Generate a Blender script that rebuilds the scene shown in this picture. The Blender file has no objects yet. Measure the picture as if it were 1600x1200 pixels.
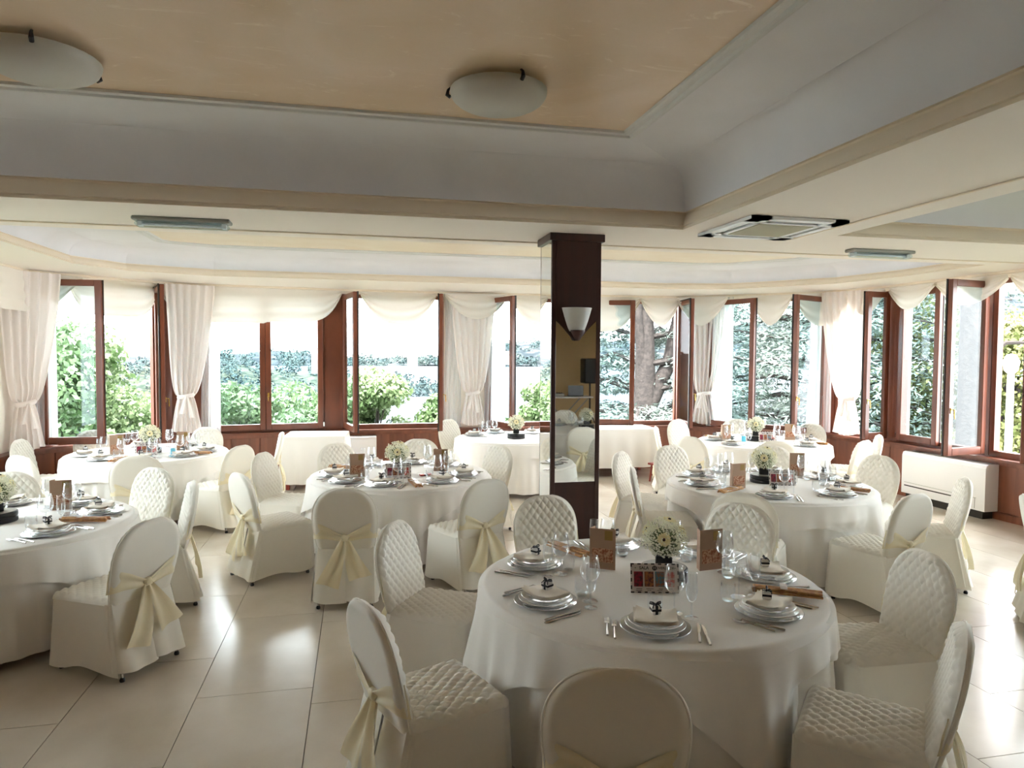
import bpy, math, random
import numpy as np
from mathutils import Vector, Matrix
from mathutils.geometry import tessellate_polygon
rnd = random.Random(7)
nrg = np.random.default_rng(11)
PI = math.pi
sin, cos, rad = math.sin, math.cos, math.radians
COL = bpy.context.scene.collection
SC = bpy.context.scene

# ------------------------------------------------------------------ camera, sky, sun, exposure
cd = bpy.data.cameras.new('camera'); cam = bpy.data.objects.new('camera', cd); COL.objects.link(cam)
yaw, pitch, roll = rad(12.5), rad(-2.45), rad(.32)
fw = Vector((sin(yaw) * cos(pitch), cos(yaw) * cos(pitch), sin(pitch)))
rt0 = Vector((cos(yaw), -sin(yaw), 0)); up0 = rt0.cross(fw)
rt = cos(roll) * rt0 + sin(roll) * up0; up = -sin(roll) * rt0 + cos(roll) * up0
cam.matrix_world = Matrix(((rt.x, up.x, -fw.x, 0), (rt.y, up.y, -fw.y, 0), (rt.z, up.z, -fw.z, 2.0), (0, 0, 0, 1)))
cd.sensor_width = 36; cd.lens = 1080 * 36 / 1600; cd.clip_end = 5000; cd.clip_start = .05
SC.camera = cam

w = bpy.data.worlds.new('sky'); SC.world = w; w.use_nodes = True
bgn = w.node_tree.nodes['Background']; bgn.inputs[0].default_value = (1.0, .98, .985, 1); bgn.inputs[1].default_value = 6.0
sl = bpy.data.lights.new('sun', 'SUN'); sl.energy = 9.0; sl.angle = rad(3); sl.color = (1, .96, .88)
so = bpy.data.objects.new('sun', sl); COL.objects.link(so)
so.rotation_euler = Vector((.35, .55, -.95)).to_track_quat('-Z', 'Y').to_euler()
SC.view_settings.view_transform = 'Standard'; SC.view_settings.look = 'None'
SC.view_settings.gamma = 1; SC.view_settings.use_curve_mapping = False
SC.view_settings.exposure = 1.68
SC.cycles.max_bounces = 12; SC.cycles.diffuse_bounces = 6; SC.cycles.glossy_bounces = 4
SC.cycles.transparent_max_bounces = 24; SC.cycles.transmission_bounces = 6
SC.cycles.caustics_reflective = False; SC.cycles.caustics_refractive = False
SC.cycles.sample_clamp_indirect = 6; SC.cycles.use_denoising = True

# ------------------------------------------------------------------ materials
def srgb(r, g, b):
    f = lambda c: (c / 255 / 12.92) if c <= 10.3 else ((c / 255 + .055) / 1.055) ** 2.4
    return (f(r), f(g), f(b), 1)
MATS = {}
def mat(name, col, rough=.6, metal=0, spec=.5, noise=None, bump=None, trans=0, coat=0, wood=None, emit=None, obj_var=0, sheen=0):
    m = bpy.data.materials.new(name); m.use_nodes = True; MATS[name] = m
    nt = m.node_tree; N = nt.nodes; L = nt.links; p = N['Principled BSDF']; out = N['Material Output']
    p.inputs['Base Color'].default_value = col; p.inputs['Roughness'].default_value = rough
    p.inputs['Metallic'].default_value = metal; p.inputs['Specular IOR Level'].default_value = spec
    p.inputs['Coat Weight'].default_value = coat; p.inputs['Coat Roughness'].default_value = .1
    if sheen: p.inputs['Sheen Weight'].default_value = sheen
    tc = N.new('ShaderNodeTexCoord'); src = None
    if noise:   # (scale, col2, lo, hi, detail)
        sc, c2, lo, hi, det = noise
        n = N.new('ShaderNodeTexNoise'); n.inputs['Scale'].default_value = sc; n.inputs['Detail'].default_value = det
        L.new(tc.outputs['Object'], n.inputs['Vector'])
        r = N.new('ShaderNodeValToRGB'); r.color_ramp.elements[0].position = lo; r.color_ramp.elements[1].position = hi
        r.color_ramp.elements[0].color = col; r.color_ramp.elements[1].color = c2
        L.new(n.outputs['Fac'], r.inputs['Fac']); src = r.outputs['Color']
    if wood:    # (scale vector, col2)
        mp = N.new('ShaderNodeMapping'); mp.inputs['Scale'].default_value = wood[0]
        L.new(tc.outputs['Object'], mp.inputs['Vector'])
        n = N.new('ShaderNodeTexNoise'); n.inputs['Scale'].default_value = 1; n.inputs['Detail'].default_value = 5; n.inputs['Distortion'].default_value = .6
        L.new(mp.outputs['Vector'], n.inputs['Vector'])
        r = N.new('ShaderNodeValToRGB'); r.color_ramp.elements[0].position = .3; r.color_ramp.elements[1].position = .7
        r.color_ramp.elements[0].color = col; r.color_ramp.elements[1].color = wood[1]
        L.new(n.outputs['Fac'], r.inputs['Fac']); src = r.outputs['Color']
    if obj_var:
        oi = N.new('ShaderNodeObjectInfo'); hs = N.new('ShaderNodeHueSaturation')
        mr = N.new('ShaderNodeMapRange'); mr.inputs['To Min'].default_value = 1 - obj_var; mr.inputs['To Max'].default_value = 1 + obj_var
        L.new(oi.outputs['Random'], mr.inputs['Value']); L.new(mr.outputs[0], hs.inputs['Value'])
        if src: L.new(src, hs.inputs['Color'])
        else: hs.inputs['Color'].default_value = col
        src = hs.outputs['Color']
    if src: L.new(src, p.inputs['Base Color'])
    if bump:    # (scale, strength, dist)
        n2 = N.new('ShaderNodeTexNoise'); n2.inputs['Scale'].default_value = bump[0]; n2.inputs['Detail'].default_value = 3
        L.new(tc.outputs['Object'], n2.inputs['Vector'])
        b = N.new('ShaderNodeBump'); b.inputs['Strength'].default_value = bump[1]; b.inputs['Distance'].default_value = bump[2]
        L.new(n2.outputs['Fac'], b.inputs['Height']); L.new(b.outputs['Normal'], p.inputs['Normal'])
    if trans:
        t = N.new('ShaderNodeBsdfTranslucent'); t.inputs['Color'].default_value = col
        if src: L.new(src, t.inputs['Color'])
        mx = N.new('ShaderNodeMixShader'); mx.inputs[0].default_value = trans
        L.new(p.outputs[0], mx.inputs[1]); L.new(t.outputs[0], mx.inputs[2]); L.new(mx.outputs[0], out.inputs[0])
    if emit:
        p.inputs['Emission Color'].default_value = col; p.inputs['Emission Strength'].default_value = emit
    return m
def glassmat(name, tint, refl=.12, blend=.35, rough=.02):
    m = bpy.data.materials.new(name); m.use_nodes = True; MATS[name] = m
    nt = m.node_tree; N = nt.nodes; L = nt.links; N.remove(N['Principled BSDF']); out = N['Material Output']
    t = N.new('ShaderNodeBsdfTransparent'); t.inputs[0].default_value = tint
    g = N.new('ShaderNodeBsdfGlossy'); g.inputs['Roughness'].default_value = rough; g.inputs['Color'].default_value = (.95, .97, 1, 1)
    lw = N.new('ShaderNodeLayerWeight'); lw.inputs['Blend'].default_value = blend
    mr = N.new('ShaderNodeMapRange'); mr.inputs['To Min'].default_value = refl * .4; mr.inputs['To Max'].default_value = .9 if blend > .3 else .14
    L.new(lw.outputs['Facing'], mr.inputs['Value'])
    pw = N.new('ShaderNodeMath'); pw.operation = 'POWER'; pw.inputs[1].default_value = 2.2
    L.new(mr.outputs[0], pw.inputs[0])
    ad = N.new('ShaderNodeMath'); ad.operation = 'ADD'; ad.inputs[1].default_value = refl * .5; ad.use_clamp = True
    L.new(pw.outputs[0], ad.inputs[0])
    mx = N.new('ShaderNodeMixShader'); L.new(ad.outputs[0], mx.inputs[0]); L.new(t.outputs[0], mx.inputs[1]); L.new(g.outputs[0], mx.inputs[2])
    L.new(mx.outputs[0], out.inputs[0]); return m
def sheermat(name, col, tr):
    m = bpy.data.materials.new(name); m.use_nodes = True; MATS[name] = m
    nt = m.node_tree; N = nt.nodes; L = nt.links; N.remove(N['Principled BSDF']); out = N['Material Output']
    t = N.new('ShaderNodeBsdfTransparent'); d = N.new('ShaderNodeBsdfDiffuse'); d.inputs[0].default_value = col
    l = N.new('ShaderNodeBsdfTranslucent'); l.inputs[0].default_value = col
    a = N.new('ShaderNodeMixShader'); a.inputs[0].default_value = .6; L.new(d.outputs[0], a.inputs[1]); L.new(l.outputs[0], a.inputs[2])
    b = N.new('ShaderNodeMixShader'); b.inputs[0].default_value = tr; L.new(a.outputs[0], b.inputs[1]); L.new(t.outputs[0], b.inputs[2])
    L.new(b.outputs[0], out.inputs[0]); return m

mat('tile', srgb(214, 204, 190), .2, spec=.6, noise=(1.6, srgb(196, 184, 166), .35, .7, 6), bump=(5, .08, .01), obj_var=.035)
mat('grout', srgb(120, 110, 98), .9)
mat('plaster', srgb(240, 232, 220), .8, bump=(30, .05, .003))
mat('soffit', srgb(238, 229, 218), .6, bump=(14, .05, .003))
mat('cornice', srgb(236, 222, 200), .5)
mat('cove', srgb(226, 225, 228), .55, noise=(1.2, srgb(218, 216, 218), .4, .7, 3))
mat('moulding', srgb(214, 214, 212), .5)
mat('tan', srgb(200, 172, 128), .8)
mat('wood', srgb(94, 46, 27), .4, wood=((3, 3, 1.2), srgb(128, 68, 42)), coat=.25, bump=(60, .05, .001))
mat('panelwood', srgb(112, 60, 38), .42, wood=((9, 9, 1.0), srgb(140, 80, 53)), coat=.2, obj_var=.1)
mat('pillarwood', srgb(48, 18, 13), .45, wood=((14, 14, 1.0), srgb(62, 25, 18)), coat=.12)
mat('gasket', srgb(38, 30, 26), .5)
mat('cloth', srgb(238, 234, 228), .85, sheen=.2, bump=(160, .12, .001), trans=.06)
mat('napkin', srgb(240, 232, 220), .85, bump=(120, .1, .001))
mat('cover', srgb(236, 231, 220), .8, sheen=.2, bump=(140, .1, .001), trans=.05)
mat('satin', srgb(238, 227, 196), .5, sheen=.2, trans=.12)
mat('curtain', srgb(248, 240, 235), .85, trans=.22, bump=(90, .1, .001))
mat('valance', srgb(238, 231, 221), .85, trans=.10, bump=(90, .1, .001))
sheermat('sheer', (.95, .95, .95, 1), .35)
mat('enamel', srgb(238, 238, 238), .35)
mat('greymetal', srgb(150, 148, 140), .4, metal=.4)
mat('darkslot', srgb(40, 36, 30), .6)
mat('filter', srgb(176, 172, 150), .8)
mat('frost', srgb(214, 212, 204), .35, trans=.25)
mat('steel', srgb(200, 198, 194), .22, metal=1)
mat('brass', srgb(200, 160, 84), .25, metal=1)
mat('chrome', srgb(215, 215, 215), .12, metal=1)
mat('black', srgb(22, 22, 26), .45)
mat('ribbon', srgb(16, 18, 30), .5)
mat('china', srgb(240, 238, 234), .15, coat=.5)
mat('greyrim', srgb(205, 208, 210), .12, coat=.8, metal=.15)
mat('favourwhite', srgb(226, 224, 220), .5)
mat('kraft', srgb(172, 140, 116), .75)
mat('gold', srgb(150, 120, 64), .4, metal=.3)
mat('printbrown', srgb(150, 86, 56), .8, noise=(70, srgb(205, 165, 135), .42, .6, 4))
mat('signpaper', srgb(206, 196, 190), .6)
mat('ink', srgb(24, 20, 22), .6)
for n_, a_, b_ in (('art_red', (150, 24, 50), (60, 16, 30)), ('art_amber', (176, 110, 60), (80, 40, 50)), ('art_teal', (70, 130, 150), (150, 96, 70)), ('art_rose', (196, 190, 180), (190, 60, 56))):
    mat(n_, srgb(*a_), .6, noise=(60, srgb(*b_), .4, .6, 3))
mat('bread', srgb(206, 156, 96), .7, noise=(40, srgb(176, 120, 70), .4, .6, 3))
mat('wrap', srgb(235, 235, 235), .2)
mat('petal', srgb(240, 228, 180), .6, trans=.2)
mat('blossom', srgb(238, 236, 214), .7)
mat('stemgreen', srgb(92, 104, 62), .7)
mat('flowereye', srgb(50, 24, 16), .7)
mat('red', srgb(170, 60, 50), .5)
mat('bluecloth', srgb(90, 190, 215), .5)
mat('screen', srgb(30, 32, 40), .2)
mat('redwood', srgb(140, 52, 36), .45)
glassmat('pane', (.86, .93, .95, 1), .03, .25, .01)
glassmat('crystal', (.965, .975, .98, 1), .16, .55, .03)
glassmat('cellophane', (.96, .96, .96, 1), .1, .3, .1)
m = mat('mirror', (.86, .88, .85, 1), .015, metal=1)
mat('bark', srgb(44, 40, 38), .9, noise=(8, srgb(28, 25, 24), .4, .6, 5), bump=(14, .6, .03))
mat('leaf_fresh', srgb(62, 86, 50), .6, trans=.3, noise=(.9, srgb(110, 130, 92), .4, .65, 3))
mat('leaf_cedar', srgb(74, 90, 84), .7, trans=.2, noise=(1.3, srgb(124, 138, 132), .4, .65, 3))
mat('leaf_lime', srgb(78, 90, 48), .6, trans=.3, noise=(1.1, srgb(120, 124, 78), .4, .65, 3))
mat('leaf_shrub', srgb(56, 80, 52), .6, trans=.3, noise=(.8, srgb(98, 118, 84), .4, .65, 3))
mat('grass', srgb(66, 74, 56), .9, noise=(.4, srgb(92, 98, 80), .3, .7, 4))
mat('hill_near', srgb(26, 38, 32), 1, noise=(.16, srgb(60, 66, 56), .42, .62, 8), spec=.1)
mat('hill_far', srgb(22, 32, 37), 1, noise=(.035, srgb(54, 60, 63), .42, .62, 8), spec=.1)  # bluish haze of distance is put into the hill colour
mat('water', srgb(44, 54, 60), .8, spec=.1)
mat('housewall', srgb(130, 124, 118), .8)
mat('houseroof', srgb(100, 74, 62), .8)
mat('concrete', srgb(200, 196, 188), .9)
# marbled ceiling panel
m = mat('ceiling_panel', srgb(222, 196, 162), .34, bump=(9, .25, .006)); nt = m.node_tree; N = nt.nodes; L = nt.links; p = N['Principled BSDF']
tc = N.new('ShaderNodeTexCoord'); n1 = N.new('ShaderNodeTexNoise'); n1.inputs['Scale'].default_value = 1.3; n1.inputs['Detail'].default_value = 6; n1.inputs['Distortion'].default_value = .8
n2 = N.new('ShaderNodeTexNoise'); n2.inputs['Scale'].default_value = 4.5; n2.inputs['Detail'].default_value = 9; n2.inputs['Roughness'].default_value = .75; n2.inputs['Distortion'].default_value = 1.5
mp = N.new('ShaderNodeMapping'); mp.inputs['Scale'].default_value = (.6, 1.8, 1)
L.new(tc.outputs['Object'], n1.inputs['Vector']); L.new(tc.outputs['Object'], mp.inputs['Vector']); L.new(mp.outputs[0], n2.inputs['Vector'])
r1 = N.new('ShaderNodeValToRGB'); r1.color_ramp.elements[0].position = .3; r1.color_ramp.elements[1].position = .72
r1.color_ramp.elements[0].color = srgb(216, 188, 150); r1.color_ramp.elements[1].color = srgb(228, 204, 178)
r2 = N.new('ShaderNodeValToRGB'); r2.color_ramp.elements[0].position = .58; r2.color_ramp.elements[1].position = .68
r2.color_ramp.elements[0].color = (0, 0, 0, 1); r2.color_ramp.elements[1].color = (.75, .75, .75, 1)
mx = N.new('ShaderNodeMixRGB'); mx.inputs[2].default_value = srgb(246, 228, 204)
L.new(n1.outputs['Fac'], r1.inputs[0]); L.new(n2.outputs['Fac'], r2.inputs[0]); L.new(r2.outputs[0], mx.inputs[0]); L.new(r1.outputs[0], mx.inputs[1]); L.new(mx.outputs[0], p.inputs['Base Color'])

mat('bay_panel', srgb(232, 216, 194), .5, noise=(2, srgb(238, 226, 208), .4, .7, 5))  # paler than the other trays' panels: window light put into the colour
# ------------------------------------------------------------------ mesh helpers
def link(name, me, parent=None, loc=None, rz=None, **props):
    o = bpy.data.objects.new(name, me); COL.objects.link(o)
    if parent: o.parent = parent
    if loc is not None: o.location = loc
    if rz is not None: o.rotation_euler = (0, 0, rz)
    for k, v in props.items():
        if v: o[k] = v
    return o
def empty(name, loc=(0, 0, 0), rz=0, **props):
    return link(name, None, None, loc, rz, **props)
def tag(o, label=None, category=None, group=None, kind=None):
    if label: o['label'] = label
    if category: o['category'] = category
    if group: o['group'] = group
    if kind: o['kind'] = kind
    return o
def copy_tree(o, parent=None):
    c = o.copy(); COL.objects.link(c); c.parent = parent
    for ch in KIDS.get(o.name, ()): copy_tree(ch, c)
    return c
KIDS = {}
def index_kids(root):
    def rec(o):
        ks = list(o.children); KIDS[o.name] = ks
        for k in ks: rec(k)
    rec(root)
class MB:
    def __init__(s): s.v = []; s.f = []
    def add(s, vs, fs, M=None):
        o = len(s.v)
        if M is not None: vs = [tuple(M @ Vector(q)) for q in vs]
        s.v += [tuple(q) for q in vs]; s.f += [tuple(i + o for i in q) for q in fs]; return s
    def box(s, x0, x1, y0, y1, z0, z1, M=None, bev=0):
        if bev:
            b = bev
            P_ = []
            for sx, sy, sz in ((0, 0, 0), (1, 0, 0), (1, 1, 0), (0, 1, 0), (0, 0, 1), (1, 0, 1), (1, 1, 1), (0, 1, 1)):
                X, Y, Z = (x1 if sx else x0), (y1 if sy else y0), (z1 if sz else z0)
                dx, dy, dz = (-b if sx else b), (-b if sy else b), (-b if sz else b)
                P_ += [(X, Y + dy, Z + dz), (X + dx, Y, Z + dz), (X + dx, Y + dy, Z)]
            i = lambda c, a: c * 3 + a
            F = [(i(0, 2), i(3, 2), i(2, 2), i(1, 2)), (i(4, 2), i(5, 2), i(6, 2), i(7, 2)),
                 (i(0, 1), i(1, 1), i(5, 1), i(4, 1)), (i(2, 1), i(3, 1), i(7, 1), i(6, 1)),
                 (i(0, 0), i(4, 0), i(7, 0), i(3, 0)), (i(1, 0), i(2, 0), i(6, 0), i(5, 0))]
            for a, c in ((0, 1), (1, 0), (2, 3), (3, 2), (4, 5), (5, 4), (6, 7), (7, 6)): pass
            for a, c in ((0, 1), (3, 2), (4, 5), (7, 6)): F.append((i(a, 1), i(a, 2), i(c, 2), i(c, 1)))
            for a, c in ((0, 3), (1, 2), (4, 7), (5, 6)): F.append((i(a, 0), i(a, 2), i(c, 2), i(c, 0)))
            for a, c in ((0, 4), (1, 5), (2, 6), (3, 7)): F.append((i(a, 0), i(a, 1), i(c, 1), i(c, 0)))
            for a in range(8): F.append((i(a, 0), i(a, 1), i(a, 2)))
            return s.add(P_, F, M)
        return s.add([(x0, y0, z0), (x1, y0, z0), (x1, y1, z0), (x0, y1, z0), (x0, y0, z1), (x1, y0, z1), (x1, y1, z1), (x0, y1, z1)],
                     [(0, 3, 2, 1), (4, 5, 6, 7), (0, 1, 5, 4), (1, 2, 6, 5), (2, 3, 7, 6), (3, 0, 4, 7)], M)
    def tube(s, pts, r, n=8, caps=True, M=None):
        pts = [Vector(p) for p in pts]; rs = r if isinstance(r, (list, tuple)) else [r] * len(pts)
        vs = []; fs = []
        t0 = (pts[1] - pts[0]).normalized(); a = t0.orthogonal().normalized()
        for k, p in enumerate(pts):
            t = (pts[min(k + 1, len(pts) - 1)] - pts[max(k - 1, 0)]).normalized()
            a = (a - t * a.dot(t)).normalized(); b = t.cross(a)
            for j in range(n):
                an = 2 * PI * j / n; vs.append(p + (a * cos(an) + b * sin(an)) * rs[k])
        for k in range(len(pts) - 1):
            for j in range(n):
                fs.append((k * n + j, k * n + (j + 1) % n, (k + 1) * n + (j + 1) % n, (k + 1) * n + j))
        if caps:
            fs.append(tuple(range(n - 1, -1, -1))); fs.append(tuple(range((len(pts) - 1) * n, len(pts) * n)))
        return s.add(vs, fs, M)
    def lathe(s, prof, n=24, M=None, flute=None):
        vs = []; fs = []; m_ = len(prof)
        for j in range(n):
            a = 2 * PI * j / n
            for (r, z) in prof:
                rr = r * (1 + (flute(a, z) if flute else 0)); vs.append((rr * cos(a), rr * sin(a), z))
        for j in range(n):
            k = (j + 1) % n
            for i in range(m_ - 1): fs.append((j * m_ + i, k * m_ + i, k * m_ + i + 1, j * m_ + i + 1))
        return s.add(vs, fs, M)
    def grid(s, fn, nu, nv, M=None, wrap=False):
        vs = [fn(i / nu, j / nv) for i in range(nu if wrap else nu + 1) for j in range(nv + 1)]
        fs = []
        for i in range(nu):
            i2 = (i + 1) % nu if wrap else i + 1
            for j in range(nv): fs.append((i * (nv + 1) + j, i2 * (nv + 1) + j, i2 * (nv + 1) + j + 1, i * (nv + 1) + j + 1))
        return s.add(vs, fs, M)
    def me(s, name, m_, smooth=False):
        me_ = bpy.data.meshes.new(name); me_.from_pydata(s.v, [], s.f); me_.materials.append(MATS[m_])
        if smooth: me_.polygons.foreach_set('use_smooth', [True] * len(me_.polygons)); me_.set_sharp_from_angle(angle=rad(42))
        me_.update(); return me_
    def ob(s, name, m_, parent=None, smooth=False, loc=None, rz=None, **props):
        return link(name, s.me(name, m_, smooth), parent, loc, rz, **props)
def quads_np(name, m_, centers, normals, sizes, spin, aspect=1.0):
    """many small four-sided leaves in one mesh"""
    n = len(centers); t = np.cross(normals, np.array([0.1, 0.2, 1.0])); t /= np.linalg.norm(t, axis=1)[:, None] + 1e-9
    b = np.cross(normals, t); c, s_ = np.cos(spin)[:, None], np.sin(spin)[:, None]
    a1 = (t * c + b * s_) * sizes[:, None] * aspect; a2 = (-t * s_ + b * c) * sizes[:, None]
    V = np.stack([centers - a1, centers - a2 * .6, centers + a1, centers + a2 * .6], 1).reshape(-1, 3)
    me_ = bpy.data.meshes.new(name); me_.vertices.add(4 * n); me_.vertices.foreach_set('co', V.astype(np.float32).ravel())
    me_.loops.add(4 * n); me_.loops.foreach_set('vertex_index', np.arange(4 * n, dtype=np.int32))
    me_.polygons.add(n); me_.polygons.foreach_set('loop_start', np.arange(0, 4 * n, 4, dtype=np.int32))
    me_.materials.append(MATS[m_]); me_.update(calc_edges=True); me_.validate(); return me_

# ------------------------------------------------------------------ room plan
RZ = 3.03          # soffit height
PTS = [(-4.3, -4.6), (-4.25, 9.95), (-2.75, 11.25), (-.3, 11.6), (2.1, 11.65), (5.6, 11.38), (7.45, 9.75), (7.68, 8.7), (7.85, 1.0), (7.9, -4.6)]
ROOM = PTS[::-1]   # counter-clockwise
def clip_poly(poly, conv):
    out = poly
    n = len(conv)
    for i in range(n):
        a = conv[i]; b = conv[(i + 1) % n]; inp = out; out = []
        side = lambda p: (b[0] - a[0]) * (p[1] - a[1]) - (b[1] - a[1]) * (p[0] - a[0])
        for k in range(len(inp)):
            p, q = inp[k], inp[(k + 1) % len(inp)]; sp, sq = side(p), side(q)
            if sp >= 0: out.append(p)
            if (sp >= 0) != (sq >= 0):
                t = sp / (sp - sq); out.append((p[0] + (q[0] - p[0]) * t, p[1] + (q[1] - p[1]) * t))
        if not out: return []
    return out
def prism(mb, poly, z0, z1):
    n = len(poly)
    mb.add([(x, y, z0) for x, y in poly] + [(x, y, z1) for x, y in poly],
           [tuple(range(n - 1, -1, -1)), tuple(range(n, 2 * n))] + [(i, (i + 1) % n, n + (i + 1) % n, n + i) for i in range(n)])
mb = MB(); prism(mb, ROOM, -.12, -.012)
floor = mb.ob('floor', 'grout', kind='structure')
TW, TL = .655, 1.225
offs = {0: .0, 1: -.21, 2: .35, 3: -.5, 4: .16, 5: -.32, 6: -.215, 7: .31}
for k in range(-6, 14):
    x0 = -.93 + TW * k; oy = {-1: .55, 0: .0, 1: -.2, 6: -.22, 7: .32}.get(k, (k * .37) % 1.2 - .6)
    for j in range(-8, 8):
        y0 = 4.22 + oy + TL * j - TL
        g = .0022
        poly = clip_poly([(x0 + g, y0 + g), (x0 + TW - g, y0 + g), (x0 + TW - g, y0 + TL - g), (x0 + g, y0 + TL - g)], ROOM)
        if len(poly) < 3: continue
        cx = sum(p_[0] for p_ in poly) / len(poly); cy = sum(p_[1] for p_ in poly) / len(poly)
        mb = MB(); prism(mb, [(a - cx, b - cy) for a, b in poly], -.012, 0)
        mb.ob('floor_tile', 'tile', floor, loc=(cx, cy, 0))

# facets of the outer wall: inward normal = (u.y, -u.x) when walking the plan clockwise
class Facet:
    def __init__(s, a, b):
        s.a = Vector(a); s.b = Vector(b); d = s.b - s.a; s.L = d.length; s.u = d / s.L; s.n = Vector((s.u.y, -s.u.x)); s.ang = math.atan2(s.u.y, s.u.x)
    def p(s, t, off=0, z=0): q = s.a + s.u * t + s.n * off; return (q.x, q.y, z)
    def M(s): return Matrix.Translation((s.a.x, s.a.y, 0)) @ Matrix.Rotation(s.ang, 4, 'Z')   # local x along, local -y inward
FAC = [Facet(PTS[i], PTS[i + 1]) for i in range(len(PTS) - 1)]
SILL, HEAD = .73, 2.965

def sash_meshes(w_, tag_=''):
    """a casement sash: hinge at x = 0, free edge at x = w"""
    z0, z1, st, th = .79, 2.94, .082, .03
    f = MB()
    f.box(0, st, -th, th, z0, z1, bev=.006); f.box(w_ - st, w_, -th, th, z0, z1, bev=.006)
    f.box(st, w_ - st, -th * .97, th * .97, z0, z0 + .095, bev=.006); f.box(st, w_ - st, -th * .97, th * .97, z1 - .08, z1, bev=.006)
    return f
def sash(parent, hinge, ang, w_, inner, handle):
    """inner: sign of the local y side that faces the room when closed"""
    f = sash_meshes(w_)
    s = f.ob('sash', 'wood', parent); s.location = hinge; s.rotation_euler = (0, 0, ang)
    MB().box(.07, w_ - .07, -.006, .006, .87, 2.87).ob('pane', 'pane', s)
    g = MB(); y0, y1 = (-.036, -.05) if inner > 0 else (.036, .05)
    yy = sorted((y0 + (.005 if inner > 0 else -.005), y1))
    g.box(w_ - .03, w_ + .006, yy[0], yy[1], .785, 2.945); g.box(0, w_, yy[0], yy[1], .785, .8); g.box(0, w_, yy[0], yy[1], 2.93, 2.945)
    g.ob('seal_strip', 'gasket', s)
    if handle:
        h = MB(); yi = .031 * inner; h.box(w_ - .055, w_ - .025, min(yi, yi + .008 * inner), max(yi, yi + .008 * inner), 1.31, 1.38)
        h.tube([(w_ - .04, yi, 1.36), (w_ - .04, yi + .04 * inner, 1.36), (w_ - .04, yi + .045 * inner, 1.25)], .008, 8)
        h.ob('handle', 'brass', s)
    for z in (.86, 2.85):
        MB().box(-.022, .012, -.02, .02, z - .035, z + .035).ob('hinge', 'steel', s)
WIN_N = [0]
def window(F, s0, s1, left, right, handle='R'):
    WIN_N[0] += 1
    W = empty('window_%d' % WIN_N[0], (0, 0, 0), kind='structure')
    M = F.M()
    for x0, x1, z0, z1 in ((s0 - .03, s0 + .035, .76, HEAD), (s1 - .035, s1 + .03, .76, HEAD)):
        MB().box(x0, x1, .0, .09, z0, z1, M).ob('jamb', 'wood', W)
    MB().box(s0 + .035, s1 - .035, .0, .09, .76, .835, M).ob('bottom_rail', 'wood', W)
    MB().box(s0 + .035, s1 - .035, .0, .09, HEAD - .06, HEAD, M).ob('top_rail', 'wood', W)
    w_ = (s1 - s0) / 2 - .002
    if left is not None:
        sash(W, F.p(s0, .036 if left == 0 else .05), F.ang - rad(left), w_, -1, False)
    if right is not None:
        sash(W, F.p(s1, .036 if right == 0 else .05), F.ang + PI + rad(right), w_, 1, True)
    return W
def wall(F, name, wins, radiators=(), wains=True, m_wall='plaster'):
    M = F.M(); th = .2
    mb = MB(); mb.box(-.0, F.L, 0, th, -.1, SILL, M); mb.box(0, F.L, 0, th, HEAD, 3.75, M)
    edges = [0] + [e for s0, s1 in [(q[0], q[1]) for q in wins] for e in (s0 - .03, s1 + .03)] + [F.L]
    for i in range(0, len(edges), 2):
        if edges[i + 1] - edges[i] > .02: mb.box(edges[i], edges[i + 1], 0, th, SILL, HEAD, M)
    wl = mb.ob(name, m_wall, kind='structure')
    for i in range(0, len(edges), 2):       # wooden posts cover the wall between windows
        a, b = edges[i], edges[i + 1]
        if .02 < b - a < .6: MB().box(a, b, -.012, 0, .76, HEAD, M).ob('post_board', 'wood', wl)
    if wains:
        MB().box(0, F.L, -.02, 0, 0, SILL, M).ob('wainscot_back', 'panelwood', wl)
        n = max(1, round(F.L / .43)); pw = F.L / n
        for k in range(n):
            bx = MB(); bx.box(-pw / 2 + .006, pw / 2 - .006, -.014, 0, -.285, .285, bev=.004)
            o = bx.ob('wainscot_panel', 'panelwood', wl); q = F.p(k * pw + pw / 2, .02, .385); o.location = q; o.rotation_euler = (0, 0, F.ang)
        MB().box(0, F.L, -.032, -.02, .665, SILL, M).ob('top_rail', 'panelwood', wl)
    return wl
def sill_poly(i0, i1):
    pass
names = ['wall_left', 'wall_front_left', 'wall_front_bay', 'wall_front', 'wall_front_right', 'wall_right_bay', 'wall_right_corner', 'wall_right']
WINS = {0: [(9.9, 11.4, 0, 0), (12.0, 13.4, 0, 0)],  # unseen left wall windows, added to bring in fill light
        1: [(.25, 1.75, 44, 69)], 2: [(.46, 2.2, 0, 0)], 3: [(.07, 1.66, 78, 81)], 4: [(.06, 1.66, 66, 85), (1.76, 3.44, 14, 84)],
        5: [(.5, 2.35, 26, 67)], 6: [(.08, 1.0, None, 88)], 7: [(.13, 1.53, 0, 99), (1.6, 2.8, None, 35), (3.1, 4.6, 0, 0), (4.9, 6.4, 0, 0)]}
WALLS = []
for i, nm in enumerate(names):
    F = FAC[i]; WALLS.append(wall(F, nm, [(a, b) for a, b, *_ in WINS[i]]))
    for (s0, s1, l_, r_) in WINS[i]: window(F, s0, s1, l_, r_)
# rear-side right wall and wall behind the camera
F8 = FAC[8]; wall(F8, 'wall_right_rear', [])
Fb = Facet(PTS[-1], PTS[0]); wall(Fb, 'wall_back', [], wains=False, m_wall='tan')
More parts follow.
